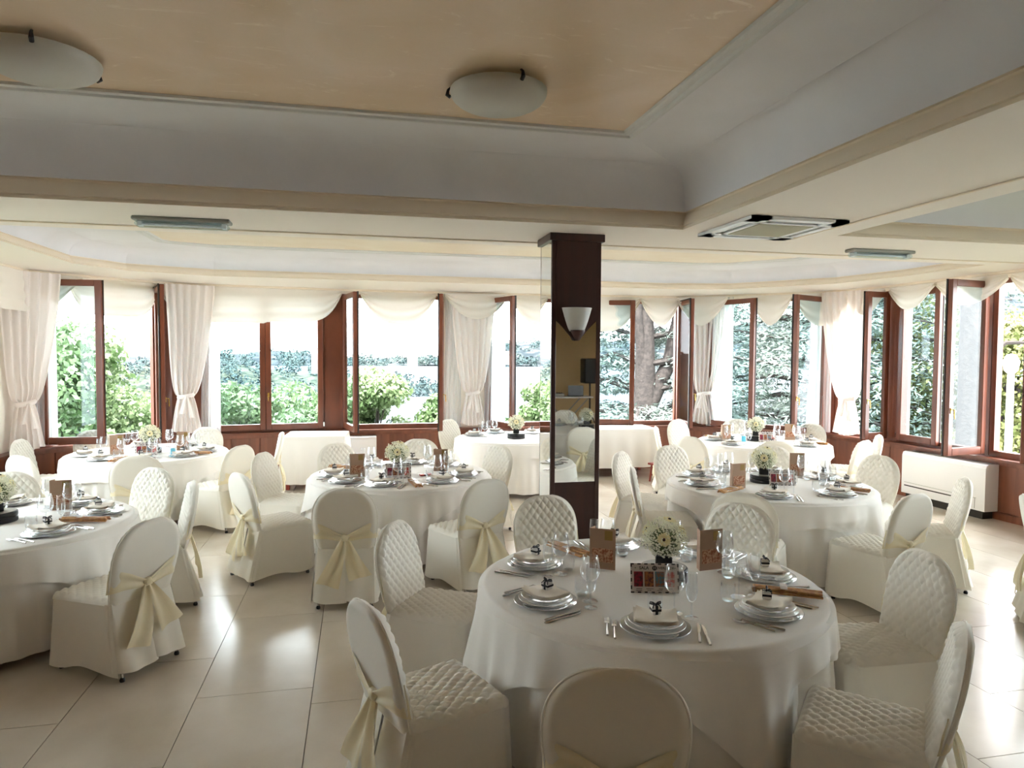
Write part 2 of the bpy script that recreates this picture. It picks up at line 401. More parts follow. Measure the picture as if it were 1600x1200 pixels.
# sill boards following the bay
def offset_path(pts, off):
    out = []
    for i, p_ in enumerate(pts):
        p_ = Vector(p_)
        n0 = Facet(pts[i - 1], pts[i]).n if i > 0 else None
        n1 = Facet(pts[i], pts[i + 1]).n if i < len(pts) - 1 else None
        if n0 is None: out.append(p_ + n1 * off)
        elif n1 is None: out.append(p_ + n0 * off)
        else:
            m_ = (n0 + n1).normalized(); out.append(p_ + m_ * (off / max(.3, m_.dot(n0))))
    return out
inner = offset_path(PTS, .15); outer = offset_path(PTS, .0)
for i in range(len(PTS) - 1):
    a, b, c_, d_ = outer[i], outer[i + 1], inner[i + 1], inner[i]
    poly = [(d_.x, d_.y), (c_.x, c_.y), (b.x, b.y), (a.x, a.y)]
    mb = MB(); prism(mb, poly, SILL + .001, .76)
    mb.ob('trim_%d' % (i + 1), 'wood', kind='structure')
bi = offset_path(PTS, .045)
for i in range(len(PTS) - 1):
    a, b, c_, d_ = offset_path(PTS, .034)[i], offset_path(PTS, .034)[i + 1], bi[i + 1], bi[i]
    mb = MB(); prism(mb, [(d_.x, d_.y), (c_.x, c_.y), (b.x, b.y), (a.x, a.y)], 0, .085)
    mb.ob('baseboard_' + (names + ['wall_right_rear'])[i].replace('wall_', ''), 'panelwood', kind='structure')

# ------------------------------------------------------------------ ceiling
def poly_face(mb, outer_, holes, z, flip=True):
    loops = [[Vector((x, y, 0)) for x, y in outer_]] + [[Vector((x, y, 0)) for x, y in h] for h in holes]
    tris = tessellate_polygon(loops); flat = [q for l in loops for q in l]
    vs = [(q.x, q.y, z) for q in flat]; fs = []
    for t in tris:
        a, b, c_ = (flat[k] for k in t)
        cr = (b.x - a.x) * (c_.y - a.y) - (b.y - a.y) * (c_.x - a.x)
        fs.append(tuple(t) if (cr < 0) == flip else tuple(reversed(t)))
    mb.add(vs, fs)
def inset(poly, d):           # ccw convex polygon, inset by d
    n = len(poly); out = []
    for i in range(n):
        p0, p1, p2 = Vector(poly[i - 1]), Vector(poly[i]), Vector(poly[(i + 1) % n])
        e0 = (p1 - p0).normalized(); e1 = (p2 - p1).normalized(); n0 = Vector((-e0.y, e0.x)); n1 = Vector((-e1.y, e1.x))
        m_ = (n0 + n1).normalized(); out.append(tuple(p1 + m_ * d / max(.3, m_.dot(n0))))
    return out
def sweep(poly, prof, name, m_, parent, smooth=True):
    """profile of (inset, z) swept round the polygon; each corner mitred"""
    mb = MB(); n = len(poly)
    loops = [(inset(poly, d), z) for d, z in prof]
    for i in range(n):
        j = (i + 1) % n; vs = []
        for lp, z in loops: vs += [(*lp[i], z), (*lp[j], z)]
        mb.add(vs, [(2 * k, 2 * k + 1, 2 * k + 3, 2 * k + 2) for k in range(len(loops) - 1)])
    return mb.ob(name, m_, parent, smooth=smooth)
TRAY1 = [(-3.3, -3.2), (2.6, -3.2), (2.6, 5.28), (-3.3, 5.28)]
TRAY2 = [(4.0, -3.2), (7.05, -3.2), (7.05, 5.22), (4.0, 5.22)]
TRAY3 = [(-3.25, 6.45), (6.85, 6.45), (6.85, 7.6), (6.62, 8.65), (5.65, 9.8), (4.7, 10.03), (-1.9, 10.0), (-2.85, 9.62), (-3.25, 9.0)]
mb = MB(); poly_face(mb, ROOM, [TRAY1, TRAY2, TRAY3], RZ)
ceil = mb.ob('ceiling', 'soffit', kind='structure')
mb = MB(); prism(mb, [(-5.2, -5.5), (8.9, -5.5), (8.9, 12.3), (-5.2, 12.3)], 3.76, 3.95); mb.ob('sun_block_roof', 'concrete', ceil)  # unseen slab added over the ceiling to keep the sun out
CORN = [(0, RZ), (.0, RZ + .012), (-.014, RZ + .016), (-.014, RZ + .026), (-.004, RZ + .032), (-.01, RZ + .06), (-.028, RZ + .1), (-.05, RZ + .13), (-.056, RZ + .137), (-.056, RZ + .15), (-.03, RZ + .15)]
def tray(T, zp, coved, mould, parent, corn=CORN, pm='ceiling_panel'):
    sweep(T, corn, 'cornice', 'cornice', parent)
    top = corn[-1][1]; h = zp - top
    prof = [(-.03 + (coved + .03) * (1 - cos(t * PI / 2)) ** 1.15, top + h * sin(t * PI / 2)) for t in [k / 12 for k in range(13)]]
    prof += [(coved + .004, zp - .004), (coved + .012, zp), (mould, zp)]
    sweep(T, prof, 'cove', 'cove', parent)
    sweep(T, [(mould, zp), (mould, zp - .02), (mould + .012, zp - .026), (mould + .03, zp - .024), (mould + .04, zp - .012), (mould + .07, zp - .012), (mould + .08, zp - .02), (mould + .1, zp - .018), (mould + .105, zp)], 'ceiling_moulding', 'moulding', parent)
    mb = MB(); P_ = inset(T, mould + .1); poly_face(mb, P_, [], zp - .002); mb.ob('ceiling_panel', pm, parent)
tray(TRAY1, 3.5, .18, .76, ceil); tray(TRAY2, 3.5, .18, .76, ceil)
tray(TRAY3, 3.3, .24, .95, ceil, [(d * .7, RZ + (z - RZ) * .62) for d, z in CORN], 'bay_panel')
# thin beads along the beams
for a, b, c_, d_ in ((-4.2, 7.7, 6.19, 6.21), (3.70, 3.72, -3.3, 5.4)):
    MB().box(a, b, c_, d_, RZ - .012, RZ - .0005, bev=.003).ob('ceiling_bead', 'cornice', ceil)
# curtain rail moulding round the bay
rp = offset_path(PTS, .2); rp2 = offset_path(PTS, .13)
for i in range(0, 8):
    mb = MB(); prism(mb, [tuple(rp[i]), tuple(rp[i + 1]), tuple(rp2[i + 1]), tuple(rp2[i])], RZ - .03, RZ - .001); mb.ob('curtain_rail', 'cornice', ceil)
# round dome lights
def dome_light(x, y, rz, label):
    t = empty('ceiling_light', (x, y, 3.5), rz, label=label, category='lamp', group='dome lights on the marbled ceiling')
    MB().lathe([(0, -.001), (.17, -.001), (.175, -.03), (.0, -.035)], 32).ob('mount', 'greymetal', t, True)
    R_ = .27; pr = [(R_ + .002, -.03), (R_, -.045)] + [(R_ * cos(a) ** .85, -.04 - .1 * sin(a)) for a in [k * PI / 2 / 12 for k in range(1, 12)]] + [(.002, -.141)]
    MB().lathe(pr, 64, flute=lambda a, z: .004 * sin(24 * a + (z + .05) * 22)).ob('glass_bowl', 'frost', t, True)
    for k in range(3):
        a = 2 * PI * k / 3; MB().tube([(.262 * cos(a), .262 * sin(a), 0), (.285 * cos(a), .285 * sin(a), -.02), (.29 * cos(a), .29 * sin(a), -.045), (.272 * cos(a), .272 * sin(a), -.058)], [.006, .008, .012, .011], 8).ob('clip', 'black', t, True)
dome_light(.77, 3.86, rad(165), 'white glass dome ceiling light on the marbled panel above the nearest round table')
dome_light(-1.55, 3.95, rad(45), 'white glass dome ceiling light cut by the upper left corner of the picture')
# emergency light bars
def bar_light(x0, x1, y, label):
    t = empty('emergency_light', ((x0 + x1) / 2, y, RZ), 0, label=label, category='lamp', group='emergency lights on the beam')
    L_ = (x1 - x0) / 2
    MB().box(-L_, L_, -.065, .065, -.03, 0, bev=.008).ob('housing', 'greymetal', t)
    MB().box(-L_ + .015, L_ - .015, -.055, .055, -.075, -.03, bev=.018).ob('diffuser', 'pane', t)
    MB().tube([(-L_ + .06, 0, -.05), (L_ - .06, 0, -.05)], .012, 10).ob('tube', 'enamel', t, True)
    for s_ in (-1, 1): MB().box(s_ * (L_ - .05) - .015, s_ * (L_ - .05) + .015, -.03, .03, -.068, -.032).ob('socket', 'enamel', t)
bar_light(-1.67, -.97, 5.8, 'long emergency light bar on the beam above the two left round tables')
bar_light(4.6, 5.3, 5.83, 'long emergency light bar on the beam beyond the square air vent')
# square air conditioning cassette
t = empty('air_vent', (3.21, 5.0, RZ), 0, label='square white air conditioning vent set in the ceiling beam', category='vent')
mb = MB()
for a in range(4):
    Mr = Matrix.Rotation(a * PI / 2, 4, 'Z')
    mb.box(-.41, .41, -.41, -.35, -.028, -.004, Mr); mb.box(-.29, .29, -.275, -.24, -.03, -.006, Mr); 
    mb.box(-.41, -.29, -.35, -.29, -.028, -.004, Mr); mb.box(-.35, -.29, -.29, -.24, -.028, -.004, Mr); mb.box(.29, .41, -.35, -.24, -.028, -.004, Mr)
mb.ob('frame', 'enamel', t)
MB().box(-.34, .34, -.34, .34, -.006, -.0005).ob('backing', 'darkslot', t)
MB().box(-.235, .235, -.235, .235, -.034, -.006, bev=.006).ob('grille', 'filter', t)
for a in range(4):
    Mr = Matrix.Rotation(a * PI / 2, 4, 'Z'); MB().box(-.27, .27, -.325, -.3, -.02, -.012, Mr).ob('louvre', 'enamel', t)

# ------------------------------------------------------------------ mirrored pillar
PX0, PX1, PY0, PY1 = 1.6, 2.04, 5.68, 6.05
t = empty('pillar', ((PX0 + PX1) / 2, (PY0 + PY1) / 2, 0), 0, label='square pillar clad in dark red wood with tall mirrors', category='pillar')
hx, hy = (PX1 - PX0) / 2, (PY1 - PY0) / 2
MB().box(-hx + .012, hx - .012, -hy + .012, hy - .012, 0, 3.0).ob('core', 'pillarwood', t)
MB().box(-hx - .025, hx + .025, -hy - .025, hy + .025, 2.965, RZ - .001, bev=.004).ob('cap', 'pillarwood', t)
MB().box(-hx - .02, hx + .02, -hy - .02, hy + .02, 0, .1, bev=.004).ob('base', 'pillarwood', t)
for sx in (-1, 1):
    for sy in (-1, 1):
        xs = sorted((sx * hx, sx * (hx - .04))); ys = sorted((sy * (hy + .002), sy * (hy - .03)))
        if sx == -1: ys = sorted((sy * (hy + .002), sy * (hy - .018)))
        MB().box(xs[0], xs[1], ys[0], ys[1], .1, 2.965, bev=.003).ob('corner_post', 'pillarwood', t)
MB().box(-hx + .04, hx - .04, -hy - .0, -hy + .012, .1, .9).ob('lower_panel', 'pillarwood', t)
# front mirror with a V cut top
vs = [(-hx + .04, .9), (hx - .04, .9), (hx - .04, 2.29), (0.02, 2.13), (-.02, 2.13), (-hx + .04, 2.29)]
mb = MB(); n = len(vs); mb.add([(x, -hy + .002, z) for x, z in vs] + [(x, -hy + .012, z) for x, z in vs], [tuple(range(n)), tuple(range(2 * n - 1, n - 1, -1))] + [(i, n + i, n + (i + 1) % n, (i + 1) % n) for i in range(n)])
mb.ob('front_mirror', 'mirror', t)
vs = [(-hx + .04, 2.965), (-hx + .04, 2.3), (-.02, 2.12), (.02, 2.12), (hx - .04, 2.3), (hx - .04, 2.965)]
mb = MB(); n = len(vs); mb.add([(x, -hy - .006, z) for x, z in vs] + [(x, -hy + .012, z) for x, z in vs], [tuple(range(n)), tuple(range(2 * n - 1, n - 1, -1))] + [(i, n + i, n + (i + 1) % n, (i + 1) % n) for i in range(n)])
mb.ob('upper_panel', 'pillarwood', t)
MB().box(-hx - .001, -hx + .011, -hy + .02, hy - .02, .1, 2.965).ob('side_mirror', 'mirror', t)
MB().box(hx - .011, hx + .001, -hy + .03, hy - .03, .1, 2.965).ob('side_panel', 'pillarwood', t)
# wall lamp on the pillar
t = empty('wall_lamp', (1.82, 5.674, 2.18), 0, label='white frosted glass cup wall lamp on the dark wooden pillar', category='lamp')
def half_bowl(u, v):
    a = PI * (u) ; r = .062 + .068 * v ** .8; return (r * cos(a) * 1.02, -r * sin(a) * .75 - .004, .02 + .2 * v)
MB().grid(half_bowl, 24, 10).ob('glass_cup', 'frost', t, True)
MB().lathe([(.002, -.06), (.02, -.055), (.035, -.03), (.06, .012), (.064, .03), (.0, .03)], 24, Matrix.Diagonal((1, .62, 1, 1)) @ Matrix.Translation((0, -.066, 0))).ob('bracket', 'pillarwood', t, True)

# ------------------------------------------------------------------ fan coil units
def fancoil(F, s0, s1, zt, label):
    t = empty('fan_coil', F.p((s0 + s1) / 2, .04, 0), F.ang, label=label, category='heater', group='white fan coil units along the walls')
    L_ = (s1 - s0) / 2; d = .2
    def body(u, v):   # rounded front profile
        P_ = [(0, .1), (-d, .1), (-d, .3), (-d, zt - .05), (-d + .015, zt - .012), (-d + .05, zt), (0, zt)]
        k = v * 6; i = min(5, int(k)); f = k - i; a = P_[i]; b = P_[i + 1]
        return (-L_ + 2 * L_ * u, a[0] + (b[0] - a[0]) * f, a[1] + (b[1] - a[1]) * f)
    mb = MB(); mb.grid(body, 1, 6)
    for s_ in (-L_, L_): mb.add([(s_, 0, .1), (s_, -d, .1), (s_, -d, zt - .05), (s_, -d + .015, zt - .012), (s_, -d + .05, zt), (s_, 0, zt)], [(0, 1, 2, 3, 4, 5)])
    mb.ob('casing', 'enamel', t)
    MB().box(-L_ + .05, L_ - .05, -d + .03, -.02, 0, .1).ob('plinth', 'darkslot', t)
    MB().box(-L_ + .05, L_ - .3, -d - .003, -d + .001, .2, .215).ob('grille_slot', 'darkslot', t)
    MB().box(-L_ + .05, L_ - .12, -d - .004, -d, .25, .254).ob('seam', 'greymetal', t)
    MB().box(L_ - .14, L_ - .136, -d - .004, -d, .12, .25).ob('seam', 'greymetal', t)
    for k in range(12): MB().box(-L_ + .1 + k * .012, -L_ + .106 + k * .012, -d + .06, -.04, zt, zt + .002).ob('outlet_slat', 'greymetal', t)
fancoil(FAC[3], -.0 + .1, .55 + .02, .66, 'white fan coil unit under the window beside the cloth-covered side table')
fancoil(FAC[4], .3, 1.5, .66, 'white fan coil unit behind the pillar under the windows')
fancoil(FAC[7], .45, 1.75, .68, 'large white fan coil unit on the orange-brown panelling of the right wall')

# ------------------------------------------------------------------ curtains
def curtain(x, y, ang, w_, zt, zb, ztie, label, skew=0.0, n=6):
    t = empty('curtain', (x, y, 0), ang, label=label, category='curtain', group='tied curtains between the windows')
    def wid(z):
        if z >= ztie: k = (z - ztie) / (zt - ztie); return .2 + (w_ - .2) * min(1, k ** .42 * 1.02)
        k = (ztie - z) / (ztie - zb); return .2 + (.42 - .2) * k ** .7
    def cen(z):
        if z >= ztie: k = (z - ztie) / (zt - ztie); return skew * (1 - k) ** 1.6
        return skew * (1 - .2 * (ztie - z))
    def fn(u, v):
        z = zt + (zb - zt) * v; ww = wid(z); s_ = (u - .5)
        am = .03 * min(1, ww / .3) * (.75 + .25 * sin(u * 40))
        bul = .05 * math.exp(-((z - ztie - .16) / .13) ** 2) * cos(s_ * PI)
        y_ = am * sin(2 * PI * n * u + .6 * sin(z * 2 + u * 5)) - bul
        zz = z + (.06 * (abs(s_) * 2) ** 2 if v == 1 else 0)
        return (cen(z) + ww * s_, y_, zz)
    MB().grid(fn, 150, 60).ob('drape', 'curtain', t, True)
    def band(u, v):
        a = 2 * PI * u; return (cen(ztie) + (.112 + .012 * sin(PI * v)) * cos(a), -.01 + (.06 + .012 * sin(PI * v)) * sin(a), ztie - .03 + .06 * v + .02 * cos(a))
    MB().grid(band, 28, 5, wrap=True).ob('tie_band', 'curtain', t, True)
    for s_ in (-1, 1):
        def tail(u, v, s_=s_):
            return (cen(ztie) + s_ * (.01 + .06 * v) + (u - .5) * (.03 + .05 * v), -.085 - .012 * sin(u * PI * 2), ztie - .32 * v * (1 if s_ > 0 else .8))
        MB().grid(tail, 8, 8).ob('tie_tail', 'curtain', t, True)
curtain(-4.0, 9.75, rad(48), .72, 3.0, .76, 1.36, 'cream tied curtain beside the far left corner of the windows, cut by the frame', skew=-.08)
curtain(-2.42, 11.02, rad(20), .66, 3.0, .8, 1.36, 'cream tied curtain between the leftmost open window and the closed double window', skew=-.08)
curtain(1.86, 11.42, rad(0), .74, 3.0, .8, 1.35, 'cream symmetrical tied curtain behind the far table just left of the pillar')
curtain(5.9, 10.98, rad(-38), .6, 3.0, .8, 1.34, 'cream tied curtain with a cedar showing in windows on both its sides', skew=-.05)
curtain(7.3, 9.3, rad(-58), .72, 3.0, .78, 1.33, 'cream tied curtain at the corner where the right window wall begins', skew=.06)
def sheer(F, s0, s1, off, zb, label, n=6):
    t = MB(); L_ = s1 - s0
    t.grid(lambda u, v: (-L_ / 2 + L_ * u + .02 * sin(v * 5) * (1 - u), .014 * sin(2 * PI * n * u + v), 3.0 + (zb - 3.0) * v), 60, 16)
    o = t.ob('sheer_curtain', 'sheer', None, True, loc=F.p((s0 + s1) / 2, off, 0), rz=F.ang); tag(o, label, 'curtain', 'white sheer curtains at the windows')
sheer(FAC[1], .0, .42, .1, .77, 'white sheer curtain hanging at the leftmost window beside the tied drape')
sheer(FAC[2], .42, .68, .1, .78, 'white sheer curtain strip at the closed double window')
sheer(FAC[3], 1.69, 1.98, .09, .78, 'white sheer curtain strip before the pier, beside the open window of the left bay', 4)
sheer(FAC[4], .0, .34, .14, .78, 'white sheer curtain strip beside the symmetrical tied curtain, nearer the pillar', 4)
sheer(FAC[5], .5, .92, .1, .78, 'white sheer curtain strip by the cedar window, nearer the pillar', 4)
sheer(FAC[5], 2.12, 2.46, .12, .78, 'white sheer curtain strip by the cedar window, nearer the right wall', 4)

def swag(F, s0, s1, drop, p=2.0, d0=.06, off=.14, label='', asym=0, folds=3.2):
    L_ = s1 - s0; mb = MB(); ph = rnd.random() * 6
    def hem(u):
        q = 1 - abs(2 * u - 1) ** p; ex = asym * max(0, (u - .5) * 2) if asym > 0 else -asym * max(0, (.5 - u) * 2); return min(drop * 1.04, d0 + ex + (drop - d0) * q)
    def fn(u, v):
        h = hem(u); e = 1 - (1 - abs(2 * u - 1)) ** .8
        y_ = -(.045 * sin(PI * u) * v + .016 * sin(2 * PI * folds * v + ph) * (.25 + .75 * e) * (.3 + v) * (1 if v < .97 else .5))
        y_ -= .006 * sin(14 * u + ph)
        return (-L_ / 2 + L_ * u, y_, 2.998 - h * v)
    mb.grid(fn, 44, 26)
    o = mb.ob('valance', 'valance', None, True, loc=F.p((s0 + s1) / 2, off, 0), rz=F.ang); tag(o, label, 'valance', 'draped valances along the window heads')
F = FAC
swag(F[0], 13.6, 14.5, .5, 12, label='flat cream valance panel hanging at the upper left edge of the photo', off=.2)
swag(F[1], .06, .72, .38, 1.0, d0=.03, label='pointed cream valance swag above the leftmost tied curtain', off=.17)
swag(F[1], .56, 1.78, .5, 5, d0=.05, label='broad flat cream valance above the leftmost open window', off=.1)
swag(F[1], 1.8, 2.04, .4, 1.0, d0=.2, label='narrow cream tail of fabric beside the leftmost open window', off=.14)
swag(F[2], .22, 2.5, .52, 6, d0=.04, label='widest cream valance above the closed double window', off=.14, asym=-.6)
swag(F[3], .33, 1.56, .52, 2.4, label='half-round cream valance swag above the open window of the left bay', off=.1)
swag(F[3], 1.68, 2.72, .42, 2.2, label='half-round cream valance swag above the symmetrical tied curtain', off=.3)
swag(F[4], .44, 1.4, .5, 2.2, label='cream valance swag partly hidden by the pillar, on its left', off=.12)
swag(F[4], 1.42, 2.7, .6, 2.4, label='deep cream valance swag just right of the pillar', off=.16)
swag(F[4], 2.72, 3.44, .5, 1.8, label='cream valance swag above the open window showing the cedar trunk', off=.12)
swag(F[5], .0, .86, .5, 1.7, label='cream valance swag above the tied curtain between both cedar windows', off=.3)
swag(F[5], 1.2, 1.85, .5, 1.7, label='cream valance swag in the middle of the cedar foliage window', off=.14)
swag(F[5], 1.88, 2.7, .52, 2.0, label='cream valance swag at the corner above the sheer curtain, before the seam', off=.2)
swag(F[6], .0, .42, .5, 1.5, d0=.2, label='cream valance fold just above the tied curtain of the corner', off=.22)
swag(F[6], .4, 1.0, .38, 2.0, label='small cream valance swag over the narrow corner window', off=.14)
swag(F[7], .03, .8, .34, 2.0, label='cream valance swag over the closed sash of the right wall', off=.14)
swag(F[7], .84, 1.86, .34, 2.2, label='long cream valance swag over the opened sash of the right wall', off=.14)
swag(F[7], 1.9, 2.8, .36, 2.0, label='cream valance swag cut by the right edge of the photo', off=.14)

# ------------------------------------------------------------------ chair prototype (faces +y, floor at z = 0)
def quilt(x, z, p_=.056, q=.072, A=.014):
    u = x / p_ + z / q; v = x / p_ - z / q
    return A * (abs(sin(PI * u)) * abs(sin(PI * v))) ** .42
LEAN = math.tan(rad(11))
HB = .5
def back_hw(t):                       # half width of the back at height t above the seat
    H = HB
    if t < .24: return .222 + .03 * sin(t / .24 * PI / 2)
    k = min(1, (t - .24) / (H - .24)); return max(.0008, .252 * (1 - k ** 2.5) ** .44)
def back_pt(s_, t, side, q=0):        # s in -1..1 ; side +1 front, -1 rear
    hw = back_hw(t); x = s_ * hw; H = HB
    rim = min(1, (1 - abs(s_)) * hw / .035) ** .5 * min(1, max(0, (H - t)) / .03) ** .5
    y_ = -.205 - t * LEAN - .012 * sin(t * 5) + side * .026 * rim
    if side > 0: y_ += quilt(x, t) * rim
    return (x, y_, .455 + t)
def seat_hw(y_): return .232 + .022 * (y_ + .2) / .48
def make_chair():
    r = empty('banquet_chair')
    def rows(j, n): k = j / n; return HB * (1 - (1 - k) ** 1.35)
    nu, nv = 72, 72
    MB().grid(lambda u, v: back_pt(2 * u - 1, rows(v * nv, nv), 1), nu, nv).ob('quilted_backrest', 'cover', r, True)
    MB().grid(lambda u, v: back_pt(1 - 2 * u, rows(v * 30, 30), -1), 30, 30).ob('back_panel', 'cover', r, True)
    path = [back_pt(-1, t, 0) for t in [rows(k, 26) for k in range(26)]] + [back_pt(1, t, 0) for t in [rows(k, 26) for k in range(25, -1, -1)]]
    MB().tube(path, .0055, 6).ob('piping', 'cover', r, True)
    def seat(u, v):
        y_ = -.2 + .48 * v; hw = seat_hw(y_); x = (2 * u - 1) * hw
        cr = .05; dy = max(0, v * .48 - (.48 - cr)); 
        if dy > 0: x *= (1 - .16 * (dy / cr) ** 2)
        e = min(1, (1 - abs(2 * u - 1)) * hw / .035, (1 - v) * .48 / .035)
        z = .452 + .03 * e ** .5 + .008 * cos((2 * u - 1) * 1.2) + quilt(x, y_) * min(1, e + .0)
        return (x, y_, z)
    MB().grid(seat, 74, 74).ob('quilted_seat', 'cover', r, True)
    # skirt: rounded rectangle outline from seat edge to the floor, open pleat at the rear centre
    def outline(u):
        pts = [(-.232, -.215), (-.258, .22), (-.215, .283), (.215, .283), (.258, .22), (.232, -.215)]
        seg = [math.dist(pts[i], pts[i + 1]) for i in range(5)]; T = sum(seg); d = u * T
        for i in range(5):
            if d <= seg[i] or i == 4: f = d / seg[i]; return (pts[i][0] + (pts[i + 1][0] - pts[i][0]) * f, pts[i][1] + (pts[i + 1][1] - pts[i][1]) * f)
            d -= seg[i]
    def skirt(u, v):
        x, y_ = outline(u); k = 1 + .10 * v + .012 * sin(u * 31) * v + .008 * sin(u * 67 + 1) * v
        z = .462 - .402 * v - .014 * v * sin(u * 25 + 1.3)
        yy = y_ * (1 + .05 * v) + .006 * sin(u * 45) * v
        if y_ < 0: yy += -.09 * v * min(1, -y_ / .215)
        return (x * k, yy, z)
    MB().grid(skirt, 90, 14).ob('skirt', 'cover', r, True)
    for s_ in (-1, 1):
        def rear(u, v, s_=s_):
            x = s_ * (.238 + .0 * v) * (1 - u) + s_ * (.012 - .03 * v) * u
            y_ = -.222 - .09 * v + .035 * max(0, 1 - u / .07) - (.028 * sin(u * PI * .9) * v) - .012 * sin(u * 9 + s_) * v
            return (x * (1 + .1 * v), y_ + .0 * u * v, .47 - (.41 + .012 * sin(u * 4 + s_)) * v)
        MB().grid(rear, 22, 14).ob('rear_skirt', 'cover', r, True)
    # sash: wings drawn from both sides to a knot, two tails
    for s_ in (-1, 1):
        def wing(u, v, s_=s_):
            hw = back_hw(.12); h = .15 * (1 - u) + .045 * u; zc = .60 * (1 - u) + .555 * u + .012 * (1 - u)
            z = zc + (v - .5) * h + .008 * sin(u * 5)
            x = s_ * ((hw + .008) * (1 - u)); t = z - .46
            y_ = -.205 - t * LEAN + .004 - .038 * min(1, u * 5) ** .5 - .018 * u - .007 * sin(v * 9) * (u + .2)
            return (x, y_, z)
        MB().grid(wing, 18, 12).ob('sash_wing', 'satin', r, True)
        def tail(u, v, s_=s_):
            wv = .035 + .14 * v ** .8; cx = s_ * (.014 + .085 * v + .03 * v * v)
            return (cx + (u - .5) * wv, -.268 - .06 * sin(v * 1.6) - .012 * sin(u * 7 + v * 2), .545 - (.33 if s_ < 0 else .27) * v - .05 * v * (u if s_ < 0 else 1 - u))
        MB().grid(tail, 12, 14).ob('sash_tail', 'satin', r, True)
    MB().lathe([(.002, -.026), (.016, -.024), (.026, -.01), (.028, 0), (.026, .012), (.016, .024), (.002, .026)], 14, Matrix.Translation((0, -.272, .556)) @ Matrix.Diagonal((1.1, .75, 1, 1)), flute=lambda a, z: .06 * sin(5 * a)).ob('sash_knot', 'satin', r, True)
    for sx in (-1, 1):
        for y_ in (.235, -.285):
            l_ = MB().tube([(sx * .17, y_ * .7, .44), (sx * .205, y_, .02)], [.011, .010], 8).ob('leg', 'steel', r, True)
            MB().lathe([(.0, 0), (.015, 0), (.017, .012), (.01, .026), (.0, .026)], 12, Matrix.Translation((sx * .205, y_, 0))).ob('foot_cap', 'black', l_, True)
    return r
CH = make_chair(); index_kids(CH); CH_USED = [False]
def chair(bx, by, cx, cy, label, group, turn=0):
    """bx, by: where the top of the back stands; the seat faces (cx, cy)"""
    d = Vector((cx - bx, cy - by)).normalized(); a = math.atan2(d.y, d.x) - PI / 2 + rad(turn); f = Vector((-sin(a), cos(a)))
    o = CH if not CH_USED[0] else copy_tree(CH); CH_USED[0] = True
    q = Vector((bx, by)) * (.975 if by < cy else .993) + f * .31; o.location = (q.x, q.y, 0); o.rotation_euler = (0, 0, a)
    tag(o, label, 'chair', group)

# ------------------------------------------------------------------ tables
TABLES = {
 'T1': dict(c=(1.55, 3.5), R=.9, rot=8, word='nearest round table', grp='nearest table'),
 'T2': dict(c=(.42, 7.2), R=.9, rot=-4, word='round table just left of the pillar', grp='table left of the pillar'),
 'T3': dict(c=(3.9, 6.0), R=.93, rot=30, word='middle round table right of the pillar', grp='middle table right of the pillar'),
 'T4': dict(c=(5.7, 8.95), R=.9, rot=14, word='far right round table', grp='far right table'),
 'T5': dict(c=(2.25, 10.1), R=.83, rot=40, word='far round table behind the pillar', grp='far table behind the pillar'),
 'T6': dict(c=(-2.55, 9.3), R=.9, rot=25, word='far left round table', grp='far left table'),
 'T9': dict(c=(3.75, .35), R=.9, rot=12, word='round table reflected in the pillar mirror', grp='reflected table'),
 'T7': dict(c=(-2.6, 5.65), R=.9, rot=-20, word='near left round table cut by the frame', grp='near left table'),
}
TZ = .762
